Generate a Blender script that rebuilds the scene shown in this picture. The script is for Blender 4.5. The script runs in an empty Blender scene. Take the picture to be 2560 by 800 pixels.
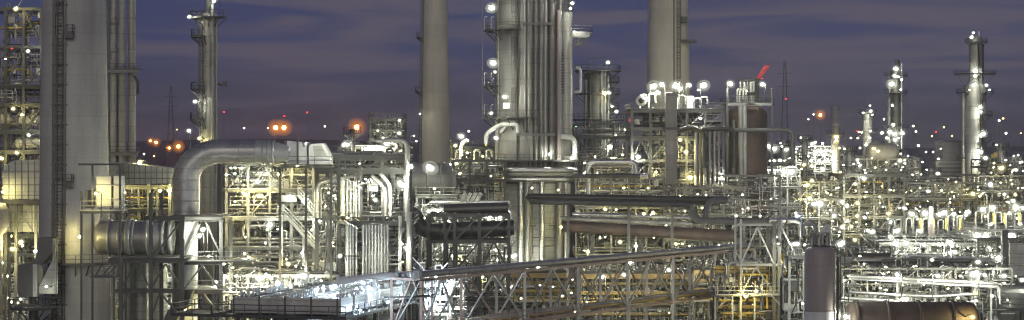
import bpy, math, random
from mathutils import Vector, Matrix, Quaternion
R = math.radians
rng = random.Random(11)
scene = bpy.context.scene
COL = scene.collection

# ------------------------------------------------------------------ camera
F, H, HY = 5134.0, 30.0, 370.0          # focal length in photo pixels, eye height, horizon row
cam_d = bpy.data.cameras.new('camera'); cam = bpy.data.objects.new('camera', cam_d); COL.objects.link(cam)
cam.location = (0, 0, H); cam.rotation_euler = (R(90), 0, 0)
cam_d.sensor_width = 36; cam_d.lens = 36*F/2560; cam_d.shift_y = -(400-HY)/2560
cam_d.clip_start = 1; cam_d.clip_end = 40000
scene.camera = cam

# ------------------------------------------------------------------ world (dusk sky)
SUN_E, SUN_EL, SUN_AZ = .66, 13, -4      # soft frontal fill, added low behind the viewer to lift the chimneys
world = bpy.data.worlds.new('World'); scene.world = world; world.use_nodes = True
wn, wl = world.node_tree.nodes, world.node_tree.links
wn.clear()
w_out = wn.new('ShaderNodeOutputWorld'); w_bg = wn.new('ShaderNodeBackground')
w_sky = wn.new('ShaderNodeTexSky'); w_sky.sky_type = 'NISHITA'; w_sky.sun_disc = False
w_sky.sun_elevation = R(SUN_EL); w_sky.sun_rotation = R(180-SUN_AZ)
tc = wn.new('ShaderNodeTexCoord'); sep = wn.new('ShaderNodeSeparateXYZ'); wl.new(tc.outputs['Generated'], sep.inputs[0])
ramp = wn.new('ShaderNodeValToRGB'); cr = ramp.color_ramp
mr = wn.new('ShaderNodeMapRange'); mr.inputs[1].default_value = -0.01; mr.inputs[2].default_value = 0.12
wl.new(sep.outputs[2], mr.inputs[0]); wl.new(mr.outputs[0], ramp.inputs[0])
stops = [(0.0, (.050,.042,.052)), (.12, (.056,.049,.064)), (.26, (.046,.047,.084)), (.45, (.036,.044,.118)), (1.0, (.026,.036,.110))]
while len(cr.elements) > 1: cr.elements.remove(cr.elements[-1])
for i, (p, c) in enumerate(stops):
    e = cr.elements[0] if i == 0 else cr.elements.new(p)
    e.position = p; e.color = (*c, 1)
mp = wn.new('ShaderNodeMapping'); mp.inputs['Scale'].default_value = (3.2, 3.2, 36); wl.new(tc.outputs['Generated'], mp.inputs[0])
cn = wn.new('ShaderNodeTexNoise'); cn.inputs['Scale'].default_value = 1.5; cn.inputs['Detail'].default_value = 7; cn.inputs['Roughness'].default_value = .55; cn.inputs['Distortion'].default_value = 1.3
wl.new(mp.outputs[0], cn.inputs['Vector'])
cm = wn.new('ShaderNodeMapRange'); cm.inputs[1].default_value = .43; cm.inputs[2].default_value = .66; cm.interpolation_type = 'SMOOTHSTEP'
wl.new(cn.outputs[0], cm.inputs[0])
cm2 = wn.new('ShaderNodeMath'); cm2.operation = 'MULTIPLY'; cm2.inputs[1].default_value = .95; wl.new(cm.outputs[0], cm2.inputs[0])
mixc = wn.new('ShaderNodeMix'); mixc.data_type = 'RGBA'
wl.new(cm2.outputs[0], mixc.inputs[0]); wl.new(ramp.outputs[0], mixc.inputs[6]); mixc.inputs[7].default_value = (.088,.075,.116,1)
skym = wn.new('ShaderNodeMix'); skym.data_type = 'RGBA'; skym.blend_type = 'ADD'; skym.inputs[0].default_value = .002
wl.new(mixc.outputs[2], skym.inputs[6]); wl.new(w_sky.outputs[0], skym.inputs[7])
wl.new(skym.outputs[2], w_bg.inputs[0]); w_bg.inputs[1].default_value = 1.03
wl.new(w_bg.outputs[0], w_out.inputs[0])

sun_d = bpy.data.lights.new('fill_sun', 'SUN'); sun_d.energy = SUN_E; sun_d.angle = R(25); sun_d.color = (1, .95, .86)
fill_sun = bpy.data.objects.new('fill_sun', sun_d); COL.objects.link(fill_sun); fill_sun.rotation_euler = (R(90-SUN_EL), 0, R(SUN_AZ)); fill_sun.location = (0, 0, 90)

scene.view_settings.view_transform = 'Standard'; scene.view_settings.look = 'None'
scene.view_settings.exposure = 0; scene.view_settings.gamma = 1; scene.view_settings.use_curve_mapping = False
scene.render.engine = 'CYCLES'
cy = scene.cycles
cy.use_denoising = True; cy.denoiser = 'OPENIMAGEDENOISE'
cy.max_bounces = 4; cy.diffuse_bounces = 2; cy.glossy_bounces = 3; cy.transmission_bounces = 2
cy.sample_clamp_indirect = 4; cy.caustics_reflective = False; cy.caustics_refractive = False
cy.use_light_tree = True; cy.transparent_max_bounces = 24; cy.pixel_filter_type = 'BLACKMAN_HARRIS'; cy.filter_width = 1.15

HAZE = .00022

# ------------------------------------------------------------------ materials
def mat(name, col, rough=.5, metal=0., var=.25, scale=.6, dirt=None, bump=0., rnd=.2, streak=False, band=None):
    m = bpy.data.materials.new(name); m.use_nodes = True
    n, l = m.node_tree.nodes, m.node_tree.links
    b = n['Principled BSDF']; b.inputs['Roughness'].default_value = rough; b.inputs['Metallic'].default_value = metal
    g = n.new('ShaderNodeNewGeometry'); mpn = n.new('ShaderNodeMapping'); l.new(g.outputs['Position'], mpn.inputs[0])
    mpn.inputs['Scale'].default_value = (1, 1, .12) if streak else (1, 1, 1)
    t = n.new('ShaderNodeTexNoise'); t.inputs['Scale'].default_value = scale; t.inputs['Detail'].default_value = 6; t.inputs['Roughness'].default_value = .65
    l.new(mpn.outputs[0], t.inputs['Vector'])
    oi = n.new('ShaderNodeObjectInfo')
    mrn = n.new('ShaderNodeMapRange'); mrn.inputs[1].default_value = .3; mrn.inputs[2].default_value = .7
    l.new(t.outputs[0], mrn.inputs[0])
    mx = n.new('ShaderNodeMix'); mx.data_type = 'RGBA'; l.new(mrn.outputs[0], mx.inputs[0])
    d = dirt or tuple(c*(1-var) for c in col)
    mx.inputs[6].default_value = (*d, 1); mx.inputs[7].default_value = (*[min(1, c*(1+var*.4)) for c in col], 1)
    hs = n.new('ShaderNodeHueSaturation'); l.new(mx.outputs[2], hs.inputs['Color'])
    mv = n.new('ShaderNodeMapRange'); mv.inputs[3].default_value = 1-rnd; mv.inputs[4].default_value = 1+rnd
    l.new(oi.outputs['Random'], mv.inputs[0]); l.new(mv.outputs[0], hs.inputs['Value'])
    if band:                                            # sheet / formwork courses: thin joint and course-to-course tone
        pz, amp, jt, xv = (*band, .72, 1)[:4] if len(band) == 2 else band; sp = n.new('ShaderNodeSeparateXYZ'); l.new(g.outputs['Position'], sp.inputs[0])
        dv = n.new('ShaderNodeMath'); dv.operation = 'DIVIDE'; dv.inputs[1].default_value = pz; l.new(sp.outputs[2], dv.inputs[0])
        fl = n.new('ShaderNodeMath'); fl.operation = 'FLOOR'; l.new(dv.outputs[0], fl.inputs[0])
        dx = n.new('ShaderNodeMath'); dx.operation = 'DIVIDE'; dx.inputs[1].default_value = pz*1.7; l.new(sp.outputs[0], dx.inputs[0])
        fx = n.new('ShaderNodeMath'); fx.operation = 'FLOOR'; l.new(dx.outputs[0], fx.inputs[0])
        cb = n.new('ShaderNodeCombineXYZ'); l.new(fl.outputs[0], cb.inputs[2]); xv and l.new(fx.outputs[0], cb.inputs[0])
        wnz = n.new('ShaderNodeTexWhiteNoise'); wnz.noise_dimensions = '3D'; l.new(cb.outputs[0], wnz.inputs['Vector'])
        ma = n.new('ShaderNodeMapRange'); ma.inputs[3].default_value = 1-amp; ma.inputs[4].default_value = 1+amp; l.new(wnz.outputs[0], ma.inputs[0])
        fr_ = n.new('ShaderNodeMath'); fr_.operation = 'FRACT'; l.new(dv.outputs[0], fr_.inputs[0])
        gt = n.new('ShaderNodeMath'); gt.operation = 'GREATER_THAN'; gt.inputs[1].default_value = .12/pz; l.new(fr_.outputs[0], gt.inputs[0])
        mj = n.new('ShaderNodeMapRange'); mj.inputs[3].default_value = jt; mj.inputs[4].default_value = 1; l.new(gt.outputs[0], mj.inputs[0])
        sn = n.new('ShaderNodeTexNoise'); sn.inputs['Scale'].default_value = 5; sn.inputs['Detail'].default_value = 3; l.new(g.outputs['Position'], sn.inputs['Vector'])
        ms = n.new('ShaderNodeMapRange'); ms.inputs[1].default_value = .3; ms.inputs[2].default_value = .7; ms.inputs[3].default_value = 1-amp*1.6; ms.inputs[4].default_value = 1+amp*1.2; l.new(sn.outputs[0], ms.inputs[0])
        m1 = n.new('ShaderNodeMath'); m1.operation = 'MULTIPLY'; l.new(ma.outputs[0], m1.inputs[0]); l.new(mj.outputs[0], m1.inputs[1])
        m2 = n.new('ShaderNodeMath'); m2.operation = 'MULTIPLY'; l.new(m1.outputs[0], m2.inputs[0]); l.new(ms.outputs[0], m2.inputs[1])
        hv = n.new('ShaderNodeHueSaturation'); l.new(hs.outputs[0], hv.inputs['Color']); l.new(m2.outputs[0], hv.inputs['Value']); hs = hv
    l.new(hs.outputs[0], b.inputs['Base Color'])
    mr2 = n.new('ShaderNodeMapRange'); mr2.inputs[3].default_value = max(.05, rough-.1); mr2.inputs[4].default_value = min(1, rough+.15)
    l.new(t.outputs[0], mr2.inputs[0]); l.new(mr2.outputs[0], b.inputs['Roughness'])
    if bump:
        t2 = n.new('ShaderNodeTexNoise'); t2.inputs['Scale'].default_value = 4; t2.inputs['Detail'].default_value = 5
        l.new(g.outputs['Position'], t2.inputs['Vector'])
        bp = n.new('ShaderNodeBump'); bp.inputs['Strength'].default_value = bump; bp.inputs['Distance'].default_value = .1
        l.new(t2.outputs[0], bp.inputs['Height']); l.new(bp.outputs[0], b.inputs['Normal'])
    return m
M = dict(
    conc=mat('stack_concrete', (.50,.485,.44), .85, 0, .32, .3, bump=.25, rnd=.02, band=(2.4,.05,.9,0), streak=True),
    concw=mat('warm_stack_concrete', (.60,.56,.44), .85, 0, .3, .3, bump=.25, streak=True, rnd=.02, band=(3.,.05,.92,0)),
    concd=mat('plinth_concrete', (.34,.335,.32), .85, 0, .3, .5, bump=.2, rnd=.05),
    steel=mat('dark_painted_steel', (.085,.085,.08), .5, .2, .35),
    grey=mat('grey_painted_steel', (.17,.17,.16), .5, .1, .3),
    galv=mat('galvanised_steel', (.42,.42,.40), .45, .35, .25),
    alu=mat('aluminium_cladding', (.60,.60,.58), .36, .85, .25, .8, band=(1.3,.09)),
    lag=mat('dull_pipe_lagging', (.36,.35,.33), .45, .5, .35, .8, streak=True),
    duct=mat('dull_duct_cladding', (.44,.43,.42), .44, .6, .35, .7, band=(1.25,.1)),
    dark=mat('dark_pipe_paint', (.075,.072,.068), .4, .3, .4),
    white=mat('white_panel_paint', (.72,.72,.69), .5, 0, .15, .7, rnd=.06),
    panel=mat('pale_grey_duct_sheet', (.50,.50,.45), .5, .1, .35, .5, streak=True, rnd=.08, band=(.9,.07)),
    vessel=mat('vessel_paint', (.38,.37,.34), .5, .25, .35, .5, streak=True, rnd=.1, band=(2.2,.1)),
    colg=mat('column_paint', (.27,.26,.24), .5, .3, .4, .5, streak=True, rnd=.1, band=(2.4,.12)),
    mauve=mat('mauve_grey_drum_paint', (.40,.345,.33), .6, .0, .25, .5, streak=True, rnd=.05),
    rust=mat('rusty_brown_shell', (.135,.095,.072), .6, .2, .4, .5, (.07,.055,.05), streak=True),
    primer=mat('primer_red_steel', (.50,.37,.30), .55, .1, .3, .9, (.36,.29,.25)),
    yellow=mat('yellow_safety_paint', (.68,.50,.10), .5, 0, .2),
    ochre=mat('ochre_painted_beam', (.40,.29,.12), .6, 0, .35),
    grate=mat('deck_grating', (.10,.10,.095), .7, .2, .4, 1.5),
    roofd=mat('dark_fan_deck', (.05,.05,.052), .6, .1, .4, 1),
    red=mat('red_crane_paint', (.75,.03,.03), .4, 0, .1),
    ground=mat('gravel_ground', (.085,.083,.078), .9, 0, .45, .08, bump=.3, rnd=0),
    road=mat('asphalt', (.05,.05,.05), .85, 0, .35, .3, rnd=0),
    hill=mat('dark_hillside', (.02,.024,.03), 1, 0, .4, .004, rnd=0),
)
def emis(name, col, s):
    m = bpy.data.materials.new(name); m.use_nodes = True
    n, l = m.node_tree.nodes, m.node_tree.links; n.clear()
    e = n.new('ShaderNodeEmission'); e.inputs[0].default_value = (*col, 1); e.inputs[1].default_value = s
    o = n.new('ShaderNodeOutputMaterial'); l.new(e.outputs[0], o.inputs[0]); return m
LK = 3.6
EM = dict(W=emis('lamp_white', (1,.97,.80), 260*LK), Y=emis('lamp_sodium', (1,.82,.38), 190*LK), C=emis('lamp_cool', (.72,.86,1), 330*LK),
          O=emis('lamp_orange', (1,.2,.025), 1500), R=emis('lamp_red', (1,.03,.03), 12), G=emis('lamp_green', (.35,1,.55), 14),
          F=emis('far_lamp_white', (1,.96,.8), 12), FY=emis('far_lamp_warm', (1,.6,.2), 9), FR=emis('far_lamp_red', (1,.04,.03), 5))

# ------------------------------------------------------------------ mesh helpers
def W(px, py, d): return Vector(((px-1280)*d/F, d, H-(py-HY)*d/F))
def X(px, d): return (px-1280)*d/F
def Z(py, d): return H-(py-HY)*d/F
class MB:
    def __init__(s): s.v, s.f, s.sm = [], [], []
    def add(s, vs, fs, smooth=False):
        b = len(s.v); s.v += [tuple(v) for v in vs]
        for f in fs: s.f.append([b+i for i in f]); s.sm.append(smooth)
    def bar(s, p, q, w, h=None, up=None):
        p, q = Vector(p), Vector(q); d = (q-p)
        if d.length < 1e-5: return
        d.normalize(); u = Vector((0,0,1)) if abs(d.z) < .95 else Vector((0,1,0))
        a = d.cross(u).normalized(); b = a.cross(d).normalized(); h = h or w
        vs = [c + a*(sx*w/2) + b*(sy*h/2) for c in (p, q) for sx, sy in ((-1,-1),(1,-1),(1,1),(-1,1))]
        s.add(vs, [(0,1,2,3),(7,6,5,4),(0,4,5,1),(1,5,6,2),(2,6,7,3),(3,7,4,0)])
    def box(s, lo, hi):
        x0,y0,z0 = lo; x1,y1,z1 = hi
        s.add([(x0,y0,z0),(x1,y0,z0),(x1,y1,z0),(x0,y1,z0),(x0,y0,z1),(x1,y0,z1),(x1,y1,z1),(x0,y1,z1)],
              [(3,2,1,0),(4,5,6,7),(0,1,5,4),(1,2,6,5),(2,3,7,6),(3,0,4,7)])
    def tube(s, pts, r, seg=8, bend=None, caps=True, flat=False):
        pts = [Vector(p) for p in pts]
        rs = r if isinstance(r, (list, tuple)) else None
        if bend and len(pts) > 2 and rs is None:
            out = [pts[0]]
            for i in range(1, len(pts)-1):
                a, c, b = pts[i-1], pts[i], pts[i+1]
                da, db = (a-c), (b-c); la, lb = da.length, db.length
                k = min(bend, la*.49, lb*.49)
                p0, p1 = c+da.normalized()*k, c+db.normalized()*k
                for j in range(6):
                    t = j/5; out.append(p0*(1-t)**2 + c*2*t*(1-t) + p1*t*t)
            out.append(pts[-1]); pts = out
        rs = rs or [r]*len(pts)
        n = len(pts); rings = []
        t0 = (pts[1]-pts[0]).normalized()
        nv = t0.orthogonal().normalized()
        for i in range(n):
            t = (pts[min(i+1,n-1)]-pts[max(i-1,0)]).normalized()
            q = t0.rotation_difference(t); nv = (q @ nv); nv = (nv - t*nv.dot(t)).normalized(); t0 = t
            bv = t.cross(nv)
            rings.append([pts[i] + (nv*math.cos(2*math.pi*k/seg) + bv*math.sin(2*math.pi*k/seg))*rs[i] for k in range(seg)])
        vs = [v for rg in rings for v in rg]
        fs = [(i*seg+k, i*seg+(k+1)%seg, (i+1)*seg+(k+1)%seg, (i+1)*seg+k) for i in range(n-1) for k in range(seg)]
        s.add(vs, fs, not flat)
        if caps: s.add(rings[0], [tuple(range(seg))[::-1]]); s.add(rings[-1], [tuple(range(seg))])
    def lathe(s, c, prof, seg=24, axis='z', smooth=True):
        c = Vector(c); vs = []
        for (r, h) in prof:
            for k in range(seg):
                a = 2*math.pi*k/seg; x, y = r*math.cos(a), r*math.sin(a)
                vs.append(c + (Vector((x,y,h)) if axis == 'z' else Vector((h,x,y)) if axis == 'x' else Vector((y,h,x))))
        fs = [(i*seg+k, i*seg+(k+1)%seg, (i+1)*seg+(k+1)%seg, (i+1)*seg+k) for i in range(len(prof)-1) for k in range(seg)]
        s.add(vs, fs, smooth)
        for i, rev in ((0, True), (len(prof)-1, False)):
            if prof[i][0] > .02:
                ring = vs[i*seg:(i+1)*seg]; s.add(ring, [tuple(range(seg))[::-1] if rev else tuple(range(seg))])
    def prism(s, poly, y0, y1):                      # poly in (x,z), extruded along y
        n = len(poly); vs = [(x, y0, z) for x, z in poly] + [(x, y1, z) for x, z in poly]
        s.add(vs, [tuple(range(n)), tuple(range(2*n-1, n-1, -1))] + [(i, i+n, (i+1)%n+n, (i+1)%n) for i in range(n)])
    def data(s, name):
        m = bpy.data.meshes.new(name); m.from_pydata(s.v, [], s.f); m.polygons.foreach_set('use_smooth', s.sm); m.update(); return m

_shared = {}
def shared(kind, mt):
    k = (kind, mt)
    if k in _shared: return _shared[k]
    b = MB()
    if kind == 'bar': b.box((-.5,-.5,0), (.5,.5,1))
    elif kind == 'hbar':                              # unit H section along z
        P = [(-.5,-.5),(.5,-.5),(.5,-.34),(.09,-.34),(.09,.34),(.5,.34),(.5,.5),(-.5,.5),(-.5,.34),(-.09,.34),(-.09,-.34),(-.5,-.34)]
        n = 12; b.add([(x,y,0) for x,y in P]+[(x,y,1) for x,y in P],
            [(i,(i+1)%n,(i+1)%n+n,i+n) for i in range(n)] + [(12,13,14,15,16,17,18,19,20,21,22,23), (11,10,9,8,7,6,5,4,3,2,1,0)])
    elif kind == 'cyl': b.lathe((0,0,0), [(1,0),(1,1)], 14)
    elif kind == 'lens': b.lathe((0,0,0), [(0,-1),(.7,-.7),(1,0),(.7,.7),(0,1)], 8)
    elif kind == 'glow_shell': b.lathe((0,0,0), [(0,-1),(.38,-.92),(.71,-.71),(.92,-.38),(1,0),(.92,.38),(.71,.71),(.38,.92),(0,1)], 14)
    elif kind == 'hood': b.lathe((0,0,0), [(1.15,-.05),(1.12,.35),(.8,.85),(0,1.15)], 8)
    m = b.data(kind); m.materials.append(M[mt] if mt in M else EM[mt]); _shared[k] = m; return m

WM = {}
def link(o, name, par=None, mtx=None):
    o.name = name; COL.objects.link(o); mtx = mtx or Matrix()
    if par is not None:
        o.parent = par; o.matrix_parent_inverse = WM[par].inverted()
    o.matrix_basis = mtx; WM[o] = mtx
    return o
def axis_mtx(p, q, sx, sy, sz=None):
    p, q = Vector(p), Vector(q); d = q-p; L = d.length; d.normalize()
    u = Vector((0,0,1)) if abs(d.z) < .95 else Vector((0,1,0))
    a = d.cross(u).normalized(); b = d.cross(a).normalized()
    m = Matrix((a, b, d)).transposed().to_4x4()
    return Matrix.Translation(p) @ m @ Matrix.Diagonal((sx, sy, sz or L, 1))
LABELS = set()
class T:
    def __init__(s, name, label, cat, loc, group=None):
        o = bpy.data.objects.new(name, None); o.empty_display_size = .5
        s.o = link(o, name, None, Matrix.Translation(Vector(loc))); o['label'] = label; o['category'] = cat; o['kind'] = 'thing'
        if group: o['group'] = group
    def _obj(s, me, name, mtx, under=None): return link(bpy.data.objects.new(name, me), name, under or s.o, mtx)
    def bar(s, p, q, w=.3, mt='steel', name='beam', h=None, kind='bar'):
        j = rng.uniform(.94, 1.06)
        return s._obj(shared(kind, mt), name, axis_mtx(p, q, w*j, (h or w)*j*1.01))
    def cyl(s, p, q, r, mt='alu', name='pipe'): return s._obj(shared('cyl', mt), name, axis_mtx(p, q, r, r))
    def mesh(s, mb, mt, name, under=None, kind=None):
        if not mb.v: return None
        c = Vector(mb.v[0]); mb.v = [(v[0]-c.x, v[1]-c.y, v[2]-c.z) for v in mb.v]
        me = mb.data(name); me.materials.append(M[mt] if mt in M else EM[mt])
        o = s._obj(me, name, Matrix.Translation(c), under)
        if kind: o['kind'] = kind
        return o
    def pipe(s, pts, r, mt='alu', name='pipe', bend=None, seg=10, under=None):
        b = MB(); b.tube(pts, r, seg, bend if bend is not None else (2.2*r if not isinstance(r, list) else None)); return s.mesh(b, mt, name, under)
    def lathe(s, c, prof, mt, name, seg=28, axis='z', under=None):
        b = MB(); b.lathe(c, prof, seg, axis); return s.mesh(b, mt, name, under)
    def box(s, lo, hi, mt, name, under=None):
        b = MB(); b.box(lo, hi); return s.mesh(b, mt, name, under)
    def rail(s, pts, mt='steel', name='railing', h=1.1, step=1.8, closed=False, t=.06, under=None):
        b = MB(); pts = [Vector(p) for p in pts]
        if closed: pts = pts+[pts[0]]
        for p, q in zip(pts, pts[1:]):
            n = max(1, round((q-p).length/step))
            for i in range(n+1):
                c = p.lerp(q, i/n); b.bar(c, c+Vector((0,0,h)), t)
            for k in (1, .52): b.bar(p+Vector((0,0,h*k)), q+Vector((0,0,h*k)), t*1.1)
            b.bar(p+Vector((0,0,.08)), q+Vector((0,0,.08)), .03, .16)
        return s.mesh(b, mt, name, under)
    def ladder(s, p, q, mt='steel', name='ladder', w=.5, cage=True, out=(0,-1,0), t=.06):
        b = MB(); p, q, out = Vector(p), Vector(q), Vector(out).normalized(); d = (q-p).normalized(); a = d.cross(out).normalized()
        for sg in (-1, 1): b.bar(p+a*sg*w/2, q+a*sg*w/2, t)
        n = int((q-p).length/.4)
        for i in range(n): c = p+d*(i*.4+.2); b.bar(c-a*w/2, c+a*w/2, t*.6)
        if cage:
            m = int((q-p).length/1.2)
            for i in range(2, m):
                c = p+d*i*1.2; pr = None
                for k in range(6):
                    an = math.pi*k/5; v = c + a*math.cos(an)*.42 + out*math.sin(an)*.7
                    if pr: b.bar(pr, v, t*.7)
                    pr = v
            for k in (1, 2.5, 4):
                an = math.pi*k/5; o = a*math.cos(an)*.42 + out*math.sin(an)*.7
                b.bar(p+d*2.4+o, q+o, t*.6)
        return s.mesh(b, mt, name)
    def stairs(s, p, q, w=.9, mt='galv', name='stair', side=(0,1,0)):
        p, q, sd = Vector(p), Vector(q), Vector(side).normalized()*w/2
        b = MB()
        for sg in (-1, 1): b.bar(p+sd*sg, q+sd*sg, .08, .28)
        st = s.mesh(b, mt, name)
        n = max(3, int(abs(q.z-p.z)/.28)); b = MB()
        for i in range(1, n): c = p.lerp(q, i/n); b.bar(c-sd, c+sd, .26, .05)
        s.mesh(b, mt, 'treads', st)
        for sg in (-1, 1):
            b = MB(); up = Vector((0,0,1))
            for k in (.55, 1.05): b.bar(p+sd*sg+up*k, q+sd*sg+up*k, .07)
            m = max(2, int((q-p).length/1.6))
            for i in range(m+1): c = p.lerp(q, i/m)+sd*sg; b.bar(c, c+up*1.05, .06)
            s.mesh(b, mt, 'handrail', st)

ORD = ['leftmost','second','third','fourth','fifth','sixth','seventh','eighth','ninth','tenth','eleventh','twelfth','thirteenth','fourteenth','fifteenth','sixteenth','seventeenth','eighteenth','nineteenth','twentieth']+['twenty-'+q for q in ('first','second','third','fourth','fifth')]
KN = dict(W='white', Y='warm yellow', C='bluish white', O='orange', R='red', G='green')
ESTR = dict(W=((.98,1,.83), 330), Y=((1,.86,.33), 290), C=((.62,.80,1), 430), O=((1,.33,.06), 1), R=((1,.03,.03), 12), G=((.35,1,.55), 14))
def lens_kind(k, d, rp=0):
    """the same fitting gives the same light: radiance bucket by depth, since far lenses are built larger"""
    if k not in 'WYC': return k        # R and G stay dim
    i = 0 if d < 272 else 1 if d < 345 else 2 if d < 450 else 3
    big = rp > 5; n = f'{k}{i}{int(big)}'
    if n not in EM: EM[n] = emis(f'lamp_{KN[k].replace(" ", "_")}_{i}{int(big)}', ESTR[k][0], ESTR[k][1]*LK*(.85, .36, .24, .13)[i]*(1.2 if big else 2.6))
    return n
def glow_mat(k, fac=.42):  # see-through emissive shell that imitates the soft glow around a lamp
    n_ = f'halo_{k}{int(fac*100)}'
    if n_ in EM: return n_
    m = bpy.data.materials.new('emissive_'+n_); m.use_nodes = True; n, l = m.node_tree.nodes, m.node_tree.links; n.clear()
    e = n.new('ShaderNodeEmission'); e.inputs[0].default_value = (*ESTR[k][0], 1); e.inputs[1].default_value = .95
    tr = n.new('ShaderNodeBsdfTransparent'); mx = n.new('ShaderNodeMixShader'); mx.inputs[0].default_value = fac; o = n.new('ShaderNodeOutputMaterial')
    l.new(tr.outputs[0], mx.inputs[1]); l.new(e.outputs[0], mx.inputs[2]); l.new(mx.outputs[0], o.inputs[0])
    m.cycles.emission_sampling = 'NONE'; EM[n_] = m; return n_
LAMPS = []
def lens_scale(rp): return .42 if rp < 5.5 else .47 if rp < 9.5 else .5
def lamp(p, label, kind='W', size=.4, pole=2.0, tilt=0., back=.5, group=None, pm='galv'):
    p = Vector(p); LAMPS.append((size*F/p.y, p, label, kind, size, pole, tilt, back))
def build_lamp(p, label, kind, size, pole, tilt, back):
    size *= lens_scale(size*F/p.y)
    """one luminaire: post and arm, hood, glowing lens"""
    t = T('floodlight', label, 'lamp', p+Vector((back, .3, -pole)), 'lit lamps of the plant')
    b = MB()
    if pole < 2.2: b.tube([p+Vector((back,3.6,-pole*.5)), p+Vector((back,.5,size*1.2)), p+Vector((0,.05,size*1.2))], .06, 6, .25)   # bracket arm off the structure behind
    else: b.tube([p+Vector((back,.3,-pole)), p+Vector((back,.3,size*1.2)), p+Vector((0,.05,size*1.2))], .06, 6, .25)
    t.mesh(b, 'steel', 'post')
    rot = Matrix.Translation(p) @ Matrix.Rotation(tilt, 4, 'Y')
    k = lens_kind(kind, p.y, size*F/p.y)
    hd = t._obj(shared('hood', 'grey'), 'hood', rot @ Matrix.Translation((0,.05,size*1.05)) @ Matrix.Diagonal((size*1.1, size*.8, size*.4, 1)))
    t._obj(shared('lens', k), 'lens', rot @ Matrix.Diagonal((size*.9, size*.7, size*.62, 1)), hd)
    for g, fc_, nm in ((1.55, .42, 'inner_glow'), (2.5, .15, 'outer_glow')):  # two glow shells added around the lens as its halo
        t._obj(shared('glow_shell', glow_mat(kind, fc_)), nm, rot @ Matrix.Diagonal((size*g, size*g*.85, size*g*.84, 1)), hd)
def build_lamps():
    L = sorted(LAMPS, key=lambda a: -a[0])
    for a in L[:300]: build_lamp(*a[1:])
    rest = L[300:]
    me = bpy.data.meshes.new('small_lamps'); v, f, mi, names = [], [], [], []
    for _, p, label, kind, size, pole, tilt, back in rest:
        size *= lens_scale(size*F/p.y)
        k = lens_kind(kind, p.y); gk = glow_mat(kind)
        for kk in (k, gk):
            if kk not in names: names.append(kk)
        b = MB(); b.lathe(p, [(0,-size*.5),(size*.7,-size*.3),(size,0),(size*.7,size*.3),(0,size*.5)], 8)
        o = len(v); v += b.v; f += [[o+i for i in q] for q in b.f]; mi += [names.index(k)]*len(b.f)
        b = MB(); b.lathe(p, [(0,-size*1.3),(size*1.2,-size),(size*1.8,0),(size*1.2,size),(0,size*1.3)], 10)  # larger emissive shell, an added halo round the small core
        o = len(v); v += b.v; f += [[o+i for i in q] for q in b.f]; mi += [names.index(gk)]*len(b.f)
        b = MB(); b.tube([p+Vector((back,3.6,-pole*.5)), p+Vector((back,.5,size*.8)), p+Vector((0,.05,size*.8))], .06, 5, .25); b.lathe(p+Vector((0,0,size*.4)), [(size*.9,0),(size*.6,size*.25),(0,size*.35)], 8)
        o = len(v); v += b.v; f += [[o+i for i in q] for q in b.f]; mi += [-1]*len(b.f)
    me.from_pydata(v, [], f)
    for k in names: me.materials.append(EM[k])
    me.materials.append(M['steel']); me.polygons.foreach_set('material_index', [i if i >= 0 else len(names) for i in mi]); me.update()
    o = bpy.data.objects.new('small_lamps', me); link(o, 'small_lamps'); o['kind'] = 'stuff'; o['label'] = 'scattered small plant lamps twinkling among the pipes'; o['category'] = 'lamps'
def lamps(where, lst, d, group=None, kind='W', pole=2.0, adj='floodlight'):
    """lst of (px, py[, kind[, size px radius[, tilt]]]) at depth d, numbered from the left"""
    lst = sorted(lst, key=lambda a: a[0]); n = len(lst)
    for i, a in enumerate(lst):
        k = a[2] if len(a) > 2 else kind; r = (a[3] if len(a) > 3 else 7)*d/F; tl = a[4] if len(a) > 4 else rng.uniform(-.5, .5)
        lab = (f'{ORD[i]} {adj} from the left {where}' if i else f'leftmost {adj} {where}')
        lamp(W(a[0], a[1], d), lab, k, r, pole, tl, rng.choice((-.5, .5)))

# ------------------------------------------------------------------ generators
def frame(t, xs, ys, zs, z0=0., cw=.35, bw=.3, mt='steel', kind='bar', brace=.35, decks=(), rails=True, dmt='grate', rmt=None, faces='f'):
    for x in xs:
        for y in ys: t.bar((x,y,z0), (x,y,zs[-1]), cw, mt, 'column', kind=kind)
    for z in zs:
        for y in ys:
            for a, b in zip(xs, xs[1:]): t.bar((a,y,z), (b,y,z), bw*.8, mt, 'beam', bw*1.2, kind)
        for x in xs:
            for a, b in zip(ys, ys[1:]): t.bar((x,a,z), (x,b,z), bw*.7, mt, 'beam', bw*1.1, kind)
    zz = [z0]+list(zs)
    for i, (a, b) in enumerate(zip(zz, zz[1:])):
        if b-a < 1.5: continue
        for x0, x1 in zip(xs, xs[1:]):
            if rng.random() < brace:
                y = ys[0]
                if rng.random() < .5: t.bar((x0,y,a), (x1,y,b), bw*.6, mt, 'brace')
                elif rng.random() < .5: t.bar((x1,y,a), (x0,y,b), bw*.6, mt, 'brace')
                else:
                    xm = (x0+x1)/2; t.bar((x0,y,a), (xm,y,b), bw*.55, mt, 'brace'); t.bar((x1,y,a), (xm,y,b), bw*.55, mt, 'brace')
    for i in decks:
        z = zs[i]+bw*.62
        dk = t.box((xs[0]-.3, ys[0]-.6, z), (xs[-1]+.3, ys[-1]+.3, z+.06), dmt, 'deck')
        if rails: t.rail([(xs[0]-.25,ys[-1],z+.06), (xs[0]-.25,ys[0]-.55,z+.06), (xs[-1]+.25,ys[0]-.55,z+.06), (xs[-1]+.25,ys[-1],z+.06)], rmt or mt, under=dk)
PM = ['alu','lag','lag','galv','lag','dark','dark','steel','galv']
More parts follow.
